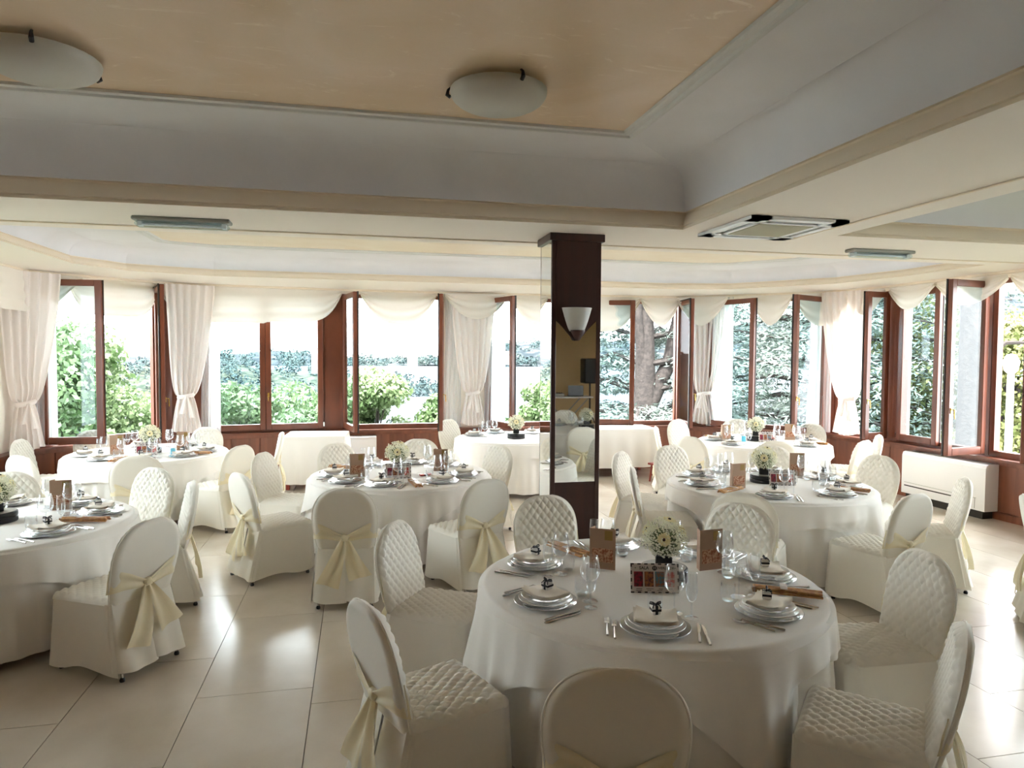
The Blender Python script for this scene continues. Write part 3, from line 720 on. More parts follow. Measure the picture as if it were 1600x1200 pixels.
def round_table(k):
    T = TABLES[k]; cx, cy = T['c']; R_ = T['R']; seed = sum(map(ord, k)); rg = random.Random(seed)
    t = empty('round_table', (cx, cy, 0), rad(T['rot']), label='round folding table under white cloths, ' + T['word'], category='table')
    MB().lathe([(0, .725), (R_ - .01, .725), (R_ - .005, .735), (R_ - .01, .748), (0, .748)], 64).ob('tabletop', 'panelwood', t)
    MB().tube([(0, 0, .06), (0, 0, .725)], .045, 12).ob('column', 'steel', t, True)
    for a in range(4):
        MB().tube([(0, 0, .1), (.3 * cos(a * PI / 2), .3 * sin(a * PI / 2), .05), (.44 * cos(a * PI / 2), .44 * sin(a * PI / 2), .018)], [.03, .022, .018], 8).ob('leg', 'black', t, True)
    ph = [rg.random() * 6.28 for _ in range(4)]; nf = 17 + seed % 4
    def fold(a, d):      # radial displacement of the hanging cloth, d below the table edge
        k_ = min(1, d / .35)
        return (.034 * (abs(sin(nf * a * .5 + ph[0])) ** 1.6 - .4) + .022 * sin((nf - 6) * a + ph[1]) + .010 * sin((nf * 2 + 1) * a + ph[2])) * k_ ** 1.1 + .05 * d
    poses = POSES[k]; rot = rad(T['rot'])
    def give_way(a, r, z):      # the hanging cloth is pushed in where a seat stands against it
        if z > .6: return r
        wz = min(1, (.6 - z) / .09)
        ca, sa = cos(a + rot), sin(a + rot)
        for q, ang in poses:
            def loc(rr):
                dx, dy = cx + ca * rr - q.x, cy + sa * rr - q.y; return dx * cos(ang) + dy * sin(ang), -dx * sin(ang) + dy * cos(ang)
            lx, ly = loc(r)
            if abs(lx) < .38 and -.3 < ly < .335:
                rr = r
                while rr > .4 and loc(rr)[1] < .335: rr -= .006
                wx = min(1, (.38 - abs(lx)) / .08); r -= (r - rr) * wx * wz
        return r
    def drape(Lf, r0, zt, extra, nu, nv):
        mb = MB(); ring = []
        def fn(u, v):
            a = 2 * PI * u; L_ = Lf(a)
            if v <= .12: r = (R_ - .012) * (v / .12); return (r * cos(a), r * sin(a), zt + .0012 * sin(9 * a + ph[3]) * (v / .12))
            if v <= .24:
                q = (v - .12) / .12 * PI / 2; r = R_ - .012 + (.012 + r0) * sin(q); return (r * cos(a), r * sin(a), zt - .014 * (1 - cos(q)))
            d = (v - .24) / .76 * L_; r = give_way(a, R_ + r0 + fold(a, d) + extra(a, d), zt - .014 - d) + r0; return (r * cos(a), r * sin(a), zt - .014 - d)
        mb.grid(fn, nu, nv, wrap=True); return mb
    # vertical samples are uneven on purpose: flat top first, then the rounded edge, then the fall
    u_cloth = drape(lambda a: .672 + .008 * sin(5 * a), .004, .7545, lambda a, d: 0, 220, 25).me('undercloth', 'cloth', True)
    o = link('undercloth', u_cloth, None, (cx, cy, 0), rad(T['rot']))
    tag(o, 'floor-length white undercloth hanging on the ' + T['word'], 'tablecloth', 'floor-length white undercloths')
    hs = 1.06 * R_ / .9
    def over_len(a):
        q = a % (PI / 2) - PI / 4; e = min(hs / max(.01, cos(q)), hs * 1.36)
        # q = 0 is the middle of a side, +-45 degrees a corner
        return e - R_ + .02 + .012 * sin(7 * a)
    o2 = drape(over_len, .012, TZ - .0005, lambda a, d: .012 + .05 * d + .10 * max(0, abs((a % (PI / 2)) - PI / 4) - .5) * d, 240, 25).me('overcloth', 'cloth', True)
    o = link('overcloth', o2, None, (cx, cy, 0), rad(T['rot']))
    tag(o, 'square white top cloth on the ' + T['word'], 'tablecloth', 'square white top cloths')

CHAIRS = {'T1': [((.86, 2.19), 'seen from behind, cut by the bottom edge', 10), ((.02, 3.0), 'turned sideways with its bow tail, lower left of the table', 4), ((.2, 4.35), 'with quilted back at the upper left of the table', 0), ((1.35, 4.97), 'showing its quilted front before the pillar foot', 0), ((2.67, 4.43), 'showing its quilted front, overlapping another back behind it', 0), ((3.06, 3.18), 'with large quilted back at the right of the table', 6), ((2.36, 2.25), 'seen in thin profile at the lower right', 14)],
 'T2': [((-.12, 5.63), 'seen from behind with a big bow, facing away', 12), ((-1.06, 6.53), 'in side profile at its left', 8), ((-1.01, 7.69), 'with quilted back behind the side-profile chair', -4), ((-.27, 8.34), 'behind it, before the cloth-covered side table', 0), ((.73, 8.59), 'behind its flowers, against the panelling', 0), ((1.61, 7.89), 'quilted, at its far right before the far table', 0), ((1.08, 5.81), 'seen from behind with a bow at its right', 0)],
 'T3': [((2.78, 7.09), 'quilted, standing nearest the pillar', 0), ((2.51, 6.11), 'seen side-on with its bow knot, left of the table', -14), ((3.56, 7.48), 'quilted, left behind the table', 0), ((2.94, 4.86), 'whose plain back shows behind the quilted one', 0), ((4.26, 4.56), 'seen from behind with a bow, at its right front', 0), ((5.27, 5.08), 'in thin profile with a bow tail at its right', 0), ((5.44, 6.32), 'quilted, at its right below the fan coil', 0), ((4.75, 7.27), 'hidden behind the flowers', 0)],
 'T4': [((4.29, 9.51), 'in thin white profile at its left', 0), ((5.1, 10.47), 'quilted, under the window with the cedar trunk', 0), ((4.29, 8.38), 'with plain rounded back at its front left', 0), ((5.15, 7.75), 'with plain back directly in front of it', 0), ((6.14, 10.41), 'behind its flowers under the cedar window', 0), ((6.95, 9.55), 'behind it beside the corner curtain', 0), ((6.32, 7.61), 'with white back and bow at its right front', 0), ((7.0, 8.15), 'in thin profile against the right panelling', 0)],
 'T5': [((1.4, 11.1), 'with tall rounded back under the curtain', 0), ((3.15, 11.0), 'half hidden by the pillar', 0)],
 'T6': [((-3.53, 10.32), 'under the leftmost open window', 0), ((-2.1, 10.49), 'quilted, behind it beside the curtain', 0), ((-1.34, 8.47), 'with plain back and bow at its right', 0), ((-2.26, 7.82), 'with plain grey back directly before it', 0), ((-4.0, 9.36), 'quilted, at its left by the edge of the photo', 0), ((-3.44, 8.04), 'plain back at its front left', 0), ((-1.0, 9.65), 'with bow, just left of the side table', -10)],
 'T7': [((-1.31, 4.81), 'seen from behind with a loose bow, at its front', 0), ((-1.32, 6.06), 'in thin profile with a bow at its right', 0), ((-1.82, 6.85), 'with quilted oval back behind its right side', 0), ((-3.03, 6.84), 'behind it, cut by the left edge of the photo', 0)],
 'T9': [((3.2, 1.85), 'whose back shows in the mirror', 0), ((4.4, 1.75), 'with plain back beside it in the mirror', 0), ((2.4, .0), 'at its left, outside the photo', 0), ((3.9, -1.2), 'facing the mirror from the far side', 0), ((5.25, .2), 'at its right, outside the photo', 0)],
 'T8': [((4.97, 4.28), '', 0)]}
def chair_pose(bx, by, cx, cy, turn):
    d = Vector((cx - bx, cy - by)).normalized(); a = math.atan2(d.y, d.x) - PI / 2 + rad(turn); f = Vector((-sin(a), cos(a)))
    q = Vector((bx, by)) * (.975 if by < cy else .993) + f * .31; return q, a
POSES = {k: [chair_pose(b[0], b[1], *TABLES[k]['c'], tr) for b, _d, tr in l] for k, l in CHAIRS.items() if k in TABLES}
for k in TABLES: round_table(k)
SHORT = {'T1': 'nearest table', 'T2': 'table left of pillar', 'T3': 'middle right table', 'T4': 'far right table', 'T5': 'far table behind pillar', 'T6': 'far left table', 'T7': 'near left table', 'T9': 'mirrored table'}
for k, lst in CHAIRS.items():
    for (b, desc, tr) in lst:
        if k == 'T8': chair(b[0], b[1], 6.0, 3.3, 'cream covered chair cut by the right edge of the photo, bow tail hanging', 'chairs at tables outside the photo'); continue
        c = TABLES[k]['c']; chair(b[0], b[1], c[0], c[1], 'cream chair of %s, %s' % (SHORT[k], desc), 'covered chairs around the ' + TABLES[k]['grp'], tr)

# ------------------------------------------------------------------ tableware prototypes
def plate_mb(R_, h, rim, t=.003):
    pr = [(0, .002), (R_ * rim, .002), (R_ * (rim + .06), h * .55), (R_, h), (R_ + .0015, h - .002), (R_ * (rim + .06), h * .55 - t), (R_ * rim * .98, -.000), (0, 0)]
    return MB().lathe(pr, 40)
P_CH = empty('charger_plate'); plate_mb(.158, .016, .7).ob('rim', 'greyrim', P_CH, True)
P_DI = empty('dinner_plate'); plate_mb(.135, .016, .68).ob('dish', 'china', P_DI, True)
P_SA = empty('side_plate'); plate_mb(.12, .02, .62).ob('dish', 'china', P_SA, True)
def single(name, mb, m_, smooth=True): return link(name, mb.me(name, m_, smooth))
for e_ in (P_CH, P_DI, P_SA): pass
# plates have one surface: use plain meshes instead of empties
for e_ in (P_CH, P_DI, P_SA):
    for c_ in list(e_.children): bpy.data.objects.remove(c_)
    bpy.data.objects.remove(e_)
P_CH = single('charger_plate', plate_mb(.158, .016, .7), 'greyrim')
P_DI = single('dinner_plate', plate_mb(.135, .016, .68), 'china')
P_SA = single('side_plate', plate_mb(.122, .02, .62), 'china')
def napkin_mb():
    mb = MB()
    for k, (s_, rz, z) in enumerate(((.098, .0, 0), (.096, .07, .004), (.092, -.05, .008))):
        M = Matrix.Rotation(rz, 4, 'Z')
        def top(u, v, s_=s_, z=z, k=k):
            x, y_ = (2 * u - 1) * s_, (2 * v - 1) * s_ * .85; d = max(abs(2 * u - 1), abs(2 * v - 1))
            return (x, y_, z + .004 + .003 * sin(x * 40 + k) * sin(y_ * 33 + k) - .008 * max(0, d - .75) * (2 if k == 0 else 1) + .01 * (abs(2 * u - 1) ** 4 * abs(2 * v - 1) ** 4))
        mb.grid(top, 12, 12, M); mb.grid(lambda u, v, f=top: (f(1 - u, v)[0], f(1 - u, v)[1], f(1 - u, v)[2] - .003), 12, 12, M)
    return mb
P_NA = single('napkin', napkin_mb(), 'napkin')
P_BX = empty('favour_box')
MB().box(-.02, .02, -.02, .02, 0, .038, bev=.003).ob('box', 'favourwhite', P_BX)
mb = MB(); mb.box(-.006, .006, -.0215, .0215, -.0, .0395); mb.box(-.0215, .0215, -.0215, .0215, .014, .024); mb.ob('ribbon', 'ribbon', P_BX)
mb = MB()
for s_ in (-1, 1):
    mb.tube([(0, 0, .04), (s_ * .012, 0, .05), (s_ * .024, .002, .052), (s_ * .026, .004, .044), (s_ * .012, .002, .041), (0, 0, .04)], .0035, 6)
    mb.tube([(0, 0, .041), (s_ * .012, -.012, .043), (s_ * .02, -.022, .03)], .003, 5)
mb.ob('bow', 'ribbon', P_BX, True)
def fork_mb():
    mb = MB(); z = .003
    mb.tube([(0, -.1, z), (0, -.06, z + .002), (0, .02, z + .004), (0, .035, z + .002)], [.006, .0045, .0026, .0035], 6)
    mb.box(-.011, .011, .035, .055, z, z + .003, bev=.0012)
    for x in (-.009, -.003, .003, .009): mb.tube([(x, .054, z + .001), (x, .08, z), (x, .098, z + .005)], [.002, .0018, .001], 5)
    return mb
P_FO = single('fork', fork_mb(), 'steel')
P_KN = empty('knife')
MB().tube([(0, -.115, .004), (0, -.06, .005), (0, -.005, .004)], [.0065, .0075, .005], 8, M=Matrix.Diagonal((1, 1, .7, 1))).ob('knife_handle', 'steel', P_KN, True)
MB().add([(-.005, -.005, .0035), (.006, -.005, .0035), (.01, .05, .0035), (.007, .095, .0035), (-.004, .112, .0035), (-.005, -.005, .0015), (.006, -.005, .0015), (.01, .05, .0015), (.007, .095, .0015), (-.004, .112, .0015)],
         [(0, 1, 2, 3, 4), (9, 8, 7, 6, 5), (0, 5, 6, 1), (1, 6, 7, 2), (2, 7, 8, 3), (3, 8, 9, 4), (4, 9, 5, 0)]).ob('blade', 'steel', P_KN)
def stemware(name, R_, hb, hs, rf, rim):
    r = empty(name)
    pr = [(rim * R_, hs + hb)]
    for k in range(1, 14):
        q = k / 13; z = hs + hb * (1 - q); rr = R_ * (rim + (1 - rim) * min(1, q / .55) ** .8) if q < .55 else R_ * math.sqrt(max(0, 1 - ((q - .55) / .45) ** 2.1)); pr.append((max(.004, rr), z))
    MB().lathe(pr, 28).ob('bowl', 'crystal', r, True)
    mb = MB(); mb.lathe([(rim * R_ - .0004, hs + hb - .001), (rim * R_ + .0008, hs + hb + .0008), (rim * R_ + .0006, hs + hb - .001)], 28); mb.ob('rim', 'crystal', r, True)
    MB().tube([(0, 0, .004), (0, 0, hs * .6), (0, 0, hs + .004)], [.0045, .0035, .006], 10).ob('stem', 'crystal', r, True)
    MB().lathe([(.003, .008), (rf * .4, .004), (rf, .0015), (rf, 0), (0, 0)], 28).ob('foot', 'crystal', r, True)
    return r
P_WG = stemware('wine_glass', .05, .13, .1, .04, .74)
P_FL = stemware('flute_glass', .028, .14, .075, .032, .84)
P_TU = empty('water_tumbler')
MB().lathe([(.035, .095), (.0375, .06), (.036, .025), (.028, .006), (.0, .004)], 28).ob('tumbler_wall', 'crystal', P_TU, True)
MB().lathe([(.026, .007), (.027, .001), (0, 0)], 24).ob('tumbler_base', 'crystal', P_TU, True)
PROTO = [P_CH, P_DI, P_SA, P_NA, P_BX, P_FO, P_KN, P_WG, P_FL, P_TU]
for e_ in PROTO: index_kids(e_)
USED = set()
def put(proto, x, y, z, rz, label, cat, group):
    o = proto if proto.name not in USED and proto not in USED_OBJ else copy_tree(proto)
    USED_OBJ.append(proto); o.location = (x, y, z); o.rotation_euler = (0, 0, rz); tag(o, label, cat, group); return o
USED_OBJ = []
SEATS = {'T1': [(144, 'upper left'), (-162, 'left'), (-111, 'front'), (-56, 'front right'), (-7, 'right'), (36, 'upper right'), (85, 'rear')],
 'T2': [(180, 'left'), (-145, 'front left'), (-109, 'front'), (-57, 'front right'), (-20, 'right'), (38, 'rear right'), (75, 'rear'), (115, 'rear left')],
 'T3': [(133, 'rear left'), (178, 'left'), (-119, 'front'), (-67, 'front right'), (-28, 'right'), (8, 'far right'), (58, 'rear right'), (95, 'rear')],
 'T4': [(158, 'left'), (-158, 'front left'), (112, 'rear left'), (73, 'rear'), (20, 'rear right'), (-62, 'front right'), (-24, 'right'), (-112, 'front')],
 'T5': [(155, 'left'), (46, 'right'), (105, 'rear')],
 'T6': [(-162, 'left'), (-122, 'front left'), (-42, 'front right'), (-7, 'right'), (63, 'rear right'), (112, 'rear left'), (-82, 'front')],
 'T9': [(70, 'near'), (110, 'side'), (-80, 'far'), (-120, 'other')],
 'T7': [(-38, 'front right'), (17, 'right'), (54, 'rear right'), (105, 'rear')]}
def tableware(k):
    T = TABLES[k]; cx, cy = T['c']; R_ = T['R']; near = k in ('T1', 'T2', 'T3', 'T7'); z0 = TZ + .0012; tb = SHORT[k]; g = TABLES[k]['grp']
    for a, seat in SEATS[k]:
        A = rad(a); rg = random.Random(int(a * 13 + ord(k[1])))
        ro = Vector((cos(A), sin(A))); ri = Vector((-ro.y, ro.x)) * -1    # diner's right when facing the centre
        ri = Vector((-ro.y, ro.x)); 
        face = A + PI / 2          # local +y of the item points to the centre
        def at(r, t): q = Vector((cx, cy)) + ro * r + ri * t; return q.x, q.y
        pr = R_ - .225
        jt = rg.uniform(-.1, .1)
        x, y = at(pr, 0)
        sl_ = '%s place, %s' % (seat, tb)
        put(P_CH, x, y, z0, 0, 'large clear-rimmed charger plate at the ' + sl_, 'plate', 'charger plates on the ' + g)
        put(P_DI, x, y, z0 + .012, 0, 'white dinner plate at the ' + sl_, 'plate', 'dinner plates on the ' + g)
        put(P_SA, x, y, z0 + .024, 0, 'top soup plate under the napkin at the ' + sl_, 'plate', 'top plates on the ' + g)
        put(P_NA, x, y, z0 + .0495, face + rg.uniform(-.3, .3), 'folded ivory napkin at the ' + sl_, 'napkin', 'folded napkins on the ' + g)
        bx_, by_ = at(pr - .01, .0); put(P_BX, bx_, by_, z0 + .0655, face + rg.uniform(-.5, .5), 'favour box with black ribbon at the ' + sl_, 'box', 'favour boxes on the ' + g)
        if near:
            for nm, t_, r_ in (('inner', -.183, .02), ('outer', -.216, -.01)):
                x, y = at(pr + r_ + .03, t_); put(P_FO, x, y, z0, face + jt + rg.uniform(-.06, .06), '%s fork at the %s' % (nm, sl_), 'fork', 'forks on the ' + g)
            for nm, t_, r_ in (('inner', .19, .0), ('outer', .218, .02)):
                x, y = at(pr + r_ + .02, t_); put(P_KN, x, y, z0, face + jt + rg.uniform(-.06, .06), '%s knife at the %s' % (nm, sl_), 'knife', 'knives on the ' + g)
        x, y = at(pr - .2, .10); put(P_WG, x, y, z0, 0, 'large wine glass at the ' + sl_, 'glass', 'wine glasses on the ' + g)
        x, y = at(pr - .15, .175); put(P_FL, x, y, z0, 0, 'slim flute glass at the ' + sl_, 'glass', 'flutes on the ' + g)
        if near or k == 'T6': x, y = at(pr - .215, .01); put(P_TU, x, y, z0, 0, 'stemless water glass at the ' + sl_, 'glass', 'water glasses on the ' + g)
for k in TABLES: tableware(k)

# centrepieces
OCT = MB().add([(1, 0, 0), (-1, 0, 0), (0, 1, 0), (0, -1, 0), (0, 0, 1), (0, 0, -1)], [(0, 2, 4), (2, 1, 4), (1, 3, 4), (3, 0, 4), (2, 0, 5), (1, 2, 5), (3, 1, 5), (0, 3, 5)])
def bouquet():
    r = empty('flower_arrangement')
    MB().box(-.045, .045, -.045, .045, 0, .06, bev=.006).ob('pot', 'black', r)
    mb = MB(); rg = random.Random(5)
    for k in range(1500):
        d = Vector((rg.gauss(0, 1), rg.gauss(0, 1), rg.gauss(0, 1))).normalized(); q = Vector((0, 0, .145)) + d * rg.uniform(.075, .132) * (1 if d.z > -.3 else .8)
        q.z = max(q.z, .05); s_ = rg.uniform(.0035, .007)
        mb.add([(q.x + a * s_, q.y + b * s_, q.z + c_ * s_) for a, b, c_ in OCT.v], OCT.f)
    mb.ob('small_blossoms', 'blossom', r, kind='stuff')
    mb = MB()
    for k in range(170):
        d = Vector((rg.gauss(0, 1), rg.gauss(0, 1), rg.gauss(0, 1))).normalized(); q = Vector((0, 0, .145)) + d * rg.uniform(.07, .118)
        if q.z < .05: continue
        mb.tube([(0, 0, .08), ((q.x) * .5, q.y * .5, .08 + (q.z - .08) * .55), tuple(q)], .0012, 4, caps=False)
    mb.lathe([(.002, .05), (.05, .07), (.075, .12), (.07, .17), (.04, .2), (.002, .21)], 14); mb.ob('greenery', 'stemgreen', r, kind='stuff')
    for (az, el) in ((0, 14), (120, 20), (240, 20), (60, 75)):
        M = Matrix.Translation((0, 0, .145)) @ Matrix.Rotation(rad(az), 4, 'Z') @ Matrix.Rotation(rad(90 - el), 4, 'X') @ Matrix.Translation((0, 0, .118))
        fl = MB().lathe([(.0, .012), (.007, .01), (.009, .004), (.0, .0)], 12, M).ob('gerbera', 'flowereye', r, True)
        mb = MB()
        for k in range(16):
            Mk = M @ Matrix.Rotation(2 * PI * k / 16, 4, 'Z')
            mb.add([(.005, -.004, .004), (.022, -.0075, .007), (.036, -.004, .003), (.038, 0, .002), (.036, .004, .003), (.022, .0075, .007), (.005, .004, .004)], [(0, 1, 2, 3, 4, 5, 6)], Mk)
        mb.ob('petals', 'petal', fl)
    return r
P_BQ = bouquet(); index_kids(P_BQ)
P_RE = empty('film_reel_tin')
MB().lathe([(0, 0), (.128, 0), (.13, .004), (.13, .03), (.126, .034), (0, .034)], 40).ob('tin', 'black', P_RE, True)
MB().lathe([(0, .034), (.118, .034), (.12, .037), (0, .038)], 40).ob('lid', 'greymetal', P_RE, True); index_kids(P_RE)
def text_mesh(txt, size, bold=False):
    cu = bpy.data.curves.new('t', 'FONT'); cu.body = txt; cu.size = size; cu.align_x = 'CENTER'; cu.align_y = 'CENTER'; cu.extrude = .0002; cu.resolution_u = 2
    if bold: cu.offset = size * .02
    o = bpy.data.objects.new('t', cu); COL.objects.link(o); dg = bpy.context.evaluated_depsgraph_get()
    me_ = bpy.data.meshes.new_from_object(o.evaluated_get(dg)); bpy.data.objects.remove(o); me_.materials.clear(); me_.materials.append(MATS['ink']); return me_
def sign(num, word):
    """hall sign card: local x right, z up, faces -y, leaning back"""
    r = empty('table_sign'); W_, H_ = .125, .075
    MB().box(-W_, W_, 0, .006, 0, 2 * H_).ob('card', 'signpaper', r)
    mb = MB()
    n = 14
    for k in range(n):
        if k % 2 == 0:
            x = -W_ + 2 * W_ * k / n; mb.box(x, x + 2 * W_ / n, -.0008, 0, 0, .007); mb.box(x, x + 2 * W_ / n, -.0008, 0, 2 * H_ - .007, 2 * H_)
    for k in range(8):
        if k % 2: z = 2 * H_ * k / 8; mb.box(-W_, -W_ + .007, -.0008, 0, z, z + 2 * H_ / 8); mb.box(W_ - .007, W_, -.0008, 0, z, z + 2 * H_ / 8)
    mb.ob('chequer_border', 'ink', r)
    RX = Matrix.Rotation(PI / 2, 4, 'X')
    def tx(s_, x, z, size, bold=True, m_=None):
        o = link('lettering', text_mesh(s_, size, bold), r, (x, -.0012, z)); o.rotation_euler = (PI / 2, 0, 0)
        if m_: o.data.materials[0] = MATS[m_]
        return o
    tx('SALA', -.055, .126, .022); tx(word, .055, .126, .018); tx('\u2022', -.1, .126, .02); tx('\u2022', .106, .126, .02)
    MB().lathe([(0, 0), (.0125, 0), (.0125, .001), (0, .001)], 20, Matrix.Translation((0, -.0005, .126)) @ RX).ob('number_disc', 'ink', r)
    o = tx(num, 0, .126, .017, True, 'signpaper'); o.location.y = -.002
    for k, m_ in enumerate(('art_red', 'art_amber', 'art_teal', 'art_rose')):
        x = -.108 + k * .055; MB().box(x, x + .047, -.0008, 0, .032, .108).ob('poster_picture', m_, r)
    mb = MB(); rg = random.Random(3)
    for k in range(4):
        for j in range(2):
            x = -.1 + k * .055; mb.box(x + rg.uniform(0, .01), x + rg.uniform(.025, .04), -.0007, 0, .012 + j * .008, .0145 + j * .008)
    mb.ob('small_print', 'ink', r)
    mb = MB(); mb.add([(-.03, .006, .1), (.03, .006, .1), (.03, .06, .0138), (-.03, .06, .0138), (-.03, .008, .1), (.03, .008, .1), (.03, .062, .0142), (-.03, .062, .0142)], [(0, 1, 2, 3), (7, 6, 5, 4), (0, 3, 7, 4), (1, 5, 6, 2), (2, 6, 7, 3), (0, 4, 5, 1)]).ob('easel_strut', 'signpaper', r)
    return r
def make_menu():
    r = empty('menu_card')      # tent card: folded sheets standing upright
    mb = MB()
    mb.box(-.075, .075, -.001, .001, 0, .235)
    mb.add([(-.075, .001, 0), (-.055, .06, 0), (-.055, .06, .235), (-.075, .001, .235), (-.0735, .001, 0), (-.0535, .06, 0), (-.0535, .06, .235), (-.0735, .001, .235)], [(0, 1, 2, 3), (7, 6, 5, 4), (0, 3, 7, 4), (1, 5, 6, 2), (0, 4, 5, 1), (2, 6, 7, 3)])
    mb.ob('card', 'kraft', r)
    MB().box(.012, .058, -.002, -.001, .17, .225).ob('title_patch', 'gold', r)
    MB().box(-.06, .062, -.002, -.001, .04, .12).ob('printed_picture', 'printbrown', r)
    return r
P_ME = make_menu(); index_kids(P_ME)
def breadpack():
    r = empty('breadstick_packet'); rg = random.Random(9)
    for k in range(9):
        y_ = (k % 5 - 2) * .016 + rg.uniform(-.003, .003); z = .009 + .014 * (k // 5); a = rg.uniform(-.03, .03)
        MB().box(-.16 + rg.uniform(-.012, .012), .16 + rg.uniform(-.012, .012), -.006, .006, -.006, .006, Matrix.Translation((0, y_, z)) @ Matrix.Rotation(a, 4, 'Z'), bev=.0025).ob('breadstick', 'bread', r)
    def wr(u, v):
        a = 2 * PI * u; k_ = abs(2 * v - 1); e = 1 if k_ < .8 else 1 - (k_ - .8) / .2 * .75
        ee = e if k_ < .92 else .5
        return (-.205 + .41 * v, .046 * ee * cos(a) * (1 + .05 * sin(v * 30 + 4 * a)), .019 + .0185 * ee * sin(a) * (1 + .0 * sin(v * 41 + 3 * a)))
    MB().grid(wr, 20, 26, wrap=True).ob('wrapper', 'cellophane', r, True)
    MB().box(-.035, .0, -.048, .048, .037, .0385).ob('paper_label', 'signpaper', r)
    return r
P_BR = breadpack(); index_kids(P_BR)
CEN = {'T1': dict(fl=(1.72, 3.62), reel=(1.64, 3.5), sg=(1.5, 3.3, -14), me=[(1.37, 3.74, -30), (1.98, 3.6, 6)], br=[(2.155, 3.129, -31.5), (1.271, 4.098, 115)]),
       'T2': dict(fl=(.4, 7.12), reel=(.38, 7.1), sg=(.38, 6.89, 2), me=[(-.02, 7.05, 8), (.84, 7.25, -14)], br=[(0.517, 6.507, -82), (-0.167, 7.581, 147)]),
       'T3': dict(fl=(3.92, 6.05), reel=(3.88, 6.05), sg=(3.95, 5.84, -14), me=[(3.45, 5.78, 8), (4.42, 6.3, -16)], br=[(3.294, 5.650, -150), (4.391, 5.473, -47)]),
       'T4': dict(fl=(5.72, 9.05), reel=(5.66, 9.05), sg=(5.72, 8.84, -14), me=[(5.22, 9.1, 5), (6.2, 9.02, -18)], br=[(5.233, 9.417, 135), (6.212, 8.473, -43)]),
       'T5': dict(fl=(2.3, 9.95), reel=(2.27, 9.93), sg=None, me=[], br=[]),
       'T6': dict(fl=(-2.5, 9.25), reel=(-2.52, 9.25), sg=(-2.5, 9.04, 6), me=[(-2.86, 9.15, 10), (-2.18, 9.42, 0)], br=[(-2.672, 8.611, -100), (-1.911, 9.015, -24)]),
       'T9': dict(fl=(3.7, .35), reel=(3.72, .36), sg=None, me=[(4.0, .2, 180)], br=[]),
       'T7': dict(fl=(-2.56, 5.7), reel=(-2.58, 5.68), sg=None, me=[(-2.28, 6.0, 6)], br=[(-1.950, 5.535, -10)])}
SG = sign('11', 'OVERLOOK'); index_kids(SG)
for k, c in CEN.items():
    z0 = TZ + .0012; tb = SHORT[k]; g = TABLES[k]['grp']
    x, y = c['reel']; put(P_RE, x, y, z0, 0, 'lower round black reel tin on the ' + tb, 'tin', 'reel tins on the ' + g)
    put(P_RE, x, y, z0 + .0385, 0, 'upper round black reel tin under the flowers on the ' + tb, 'tin', 'reel tins on the ' + g)
    x, y = c['fl']; x, y = c['reel']; put(P_BQ, x, y, z0 + .077, math.atan2(y, x) - PI / 2, 'white blossom bouquet with daisies in the middle of the ' + tb, 'flowers', 'bouquets on the tables')
    if c['sg']:
        x, y, a = c['sg']; o = put(SG, x, y - .0, z0, rad(a), 'hall sign with four posters standing on the ' + tb, 'sign', 'hall signs on the tables'); o.rotation_euler = (rad(-12), 0, rad(a)); o.location.z = z0 + .0005
    for i, (x, y, a) in enumerate(c['me']): put(P_ME, x, y, z0, rad(a), ('left' if i == 0 else 'right') + ' brown menu card standing on the ' + tb, 'menu', 'menu cards on the ' + g)
    for i, (x, y, a) in enumerate(c['br']): put(P_BR, x, y, z0 + .009, rad(a), ('left' if x < c['reel'][0] else 'right') + ' breadstick packet in clear wrap on the ' + tb, 'breadsticks', 'breadstick packets on the ' + g)
# small coloured things on far tables
def small_can(x, y, m_, label):
    t = empty('drink_carton', (x, y, TZ + .0012), 0, label=label, category='carton'); MB().box(-.025, .025, -.02, .02, 0, .08, bev=.003).ob('carton_body', m_, t); MB().box(-.02, .02, -.015, .015, .08, .086).ob('cap', 'enamel', t)
small_can(-2.2, 9.02, 'bluecloth', 'small blue carton beside the sign on the far left table')
small_can(5.42, 8.98, 'bluecloth', 'small blue carton beside the sign on the far right table')
t = empty('red_card_box', (.66, 7.02, TZ + .0012), .2, label='flat red and black card box on the table left of pillar', category='box'); MB().box(-.06, .06, -.03, .03, 0, .016, bev=.002).ob('box_body', 'red', t); MB().box(-.02, .02, -.031, .031, -.0, .0165).ob('band', 'black', t)

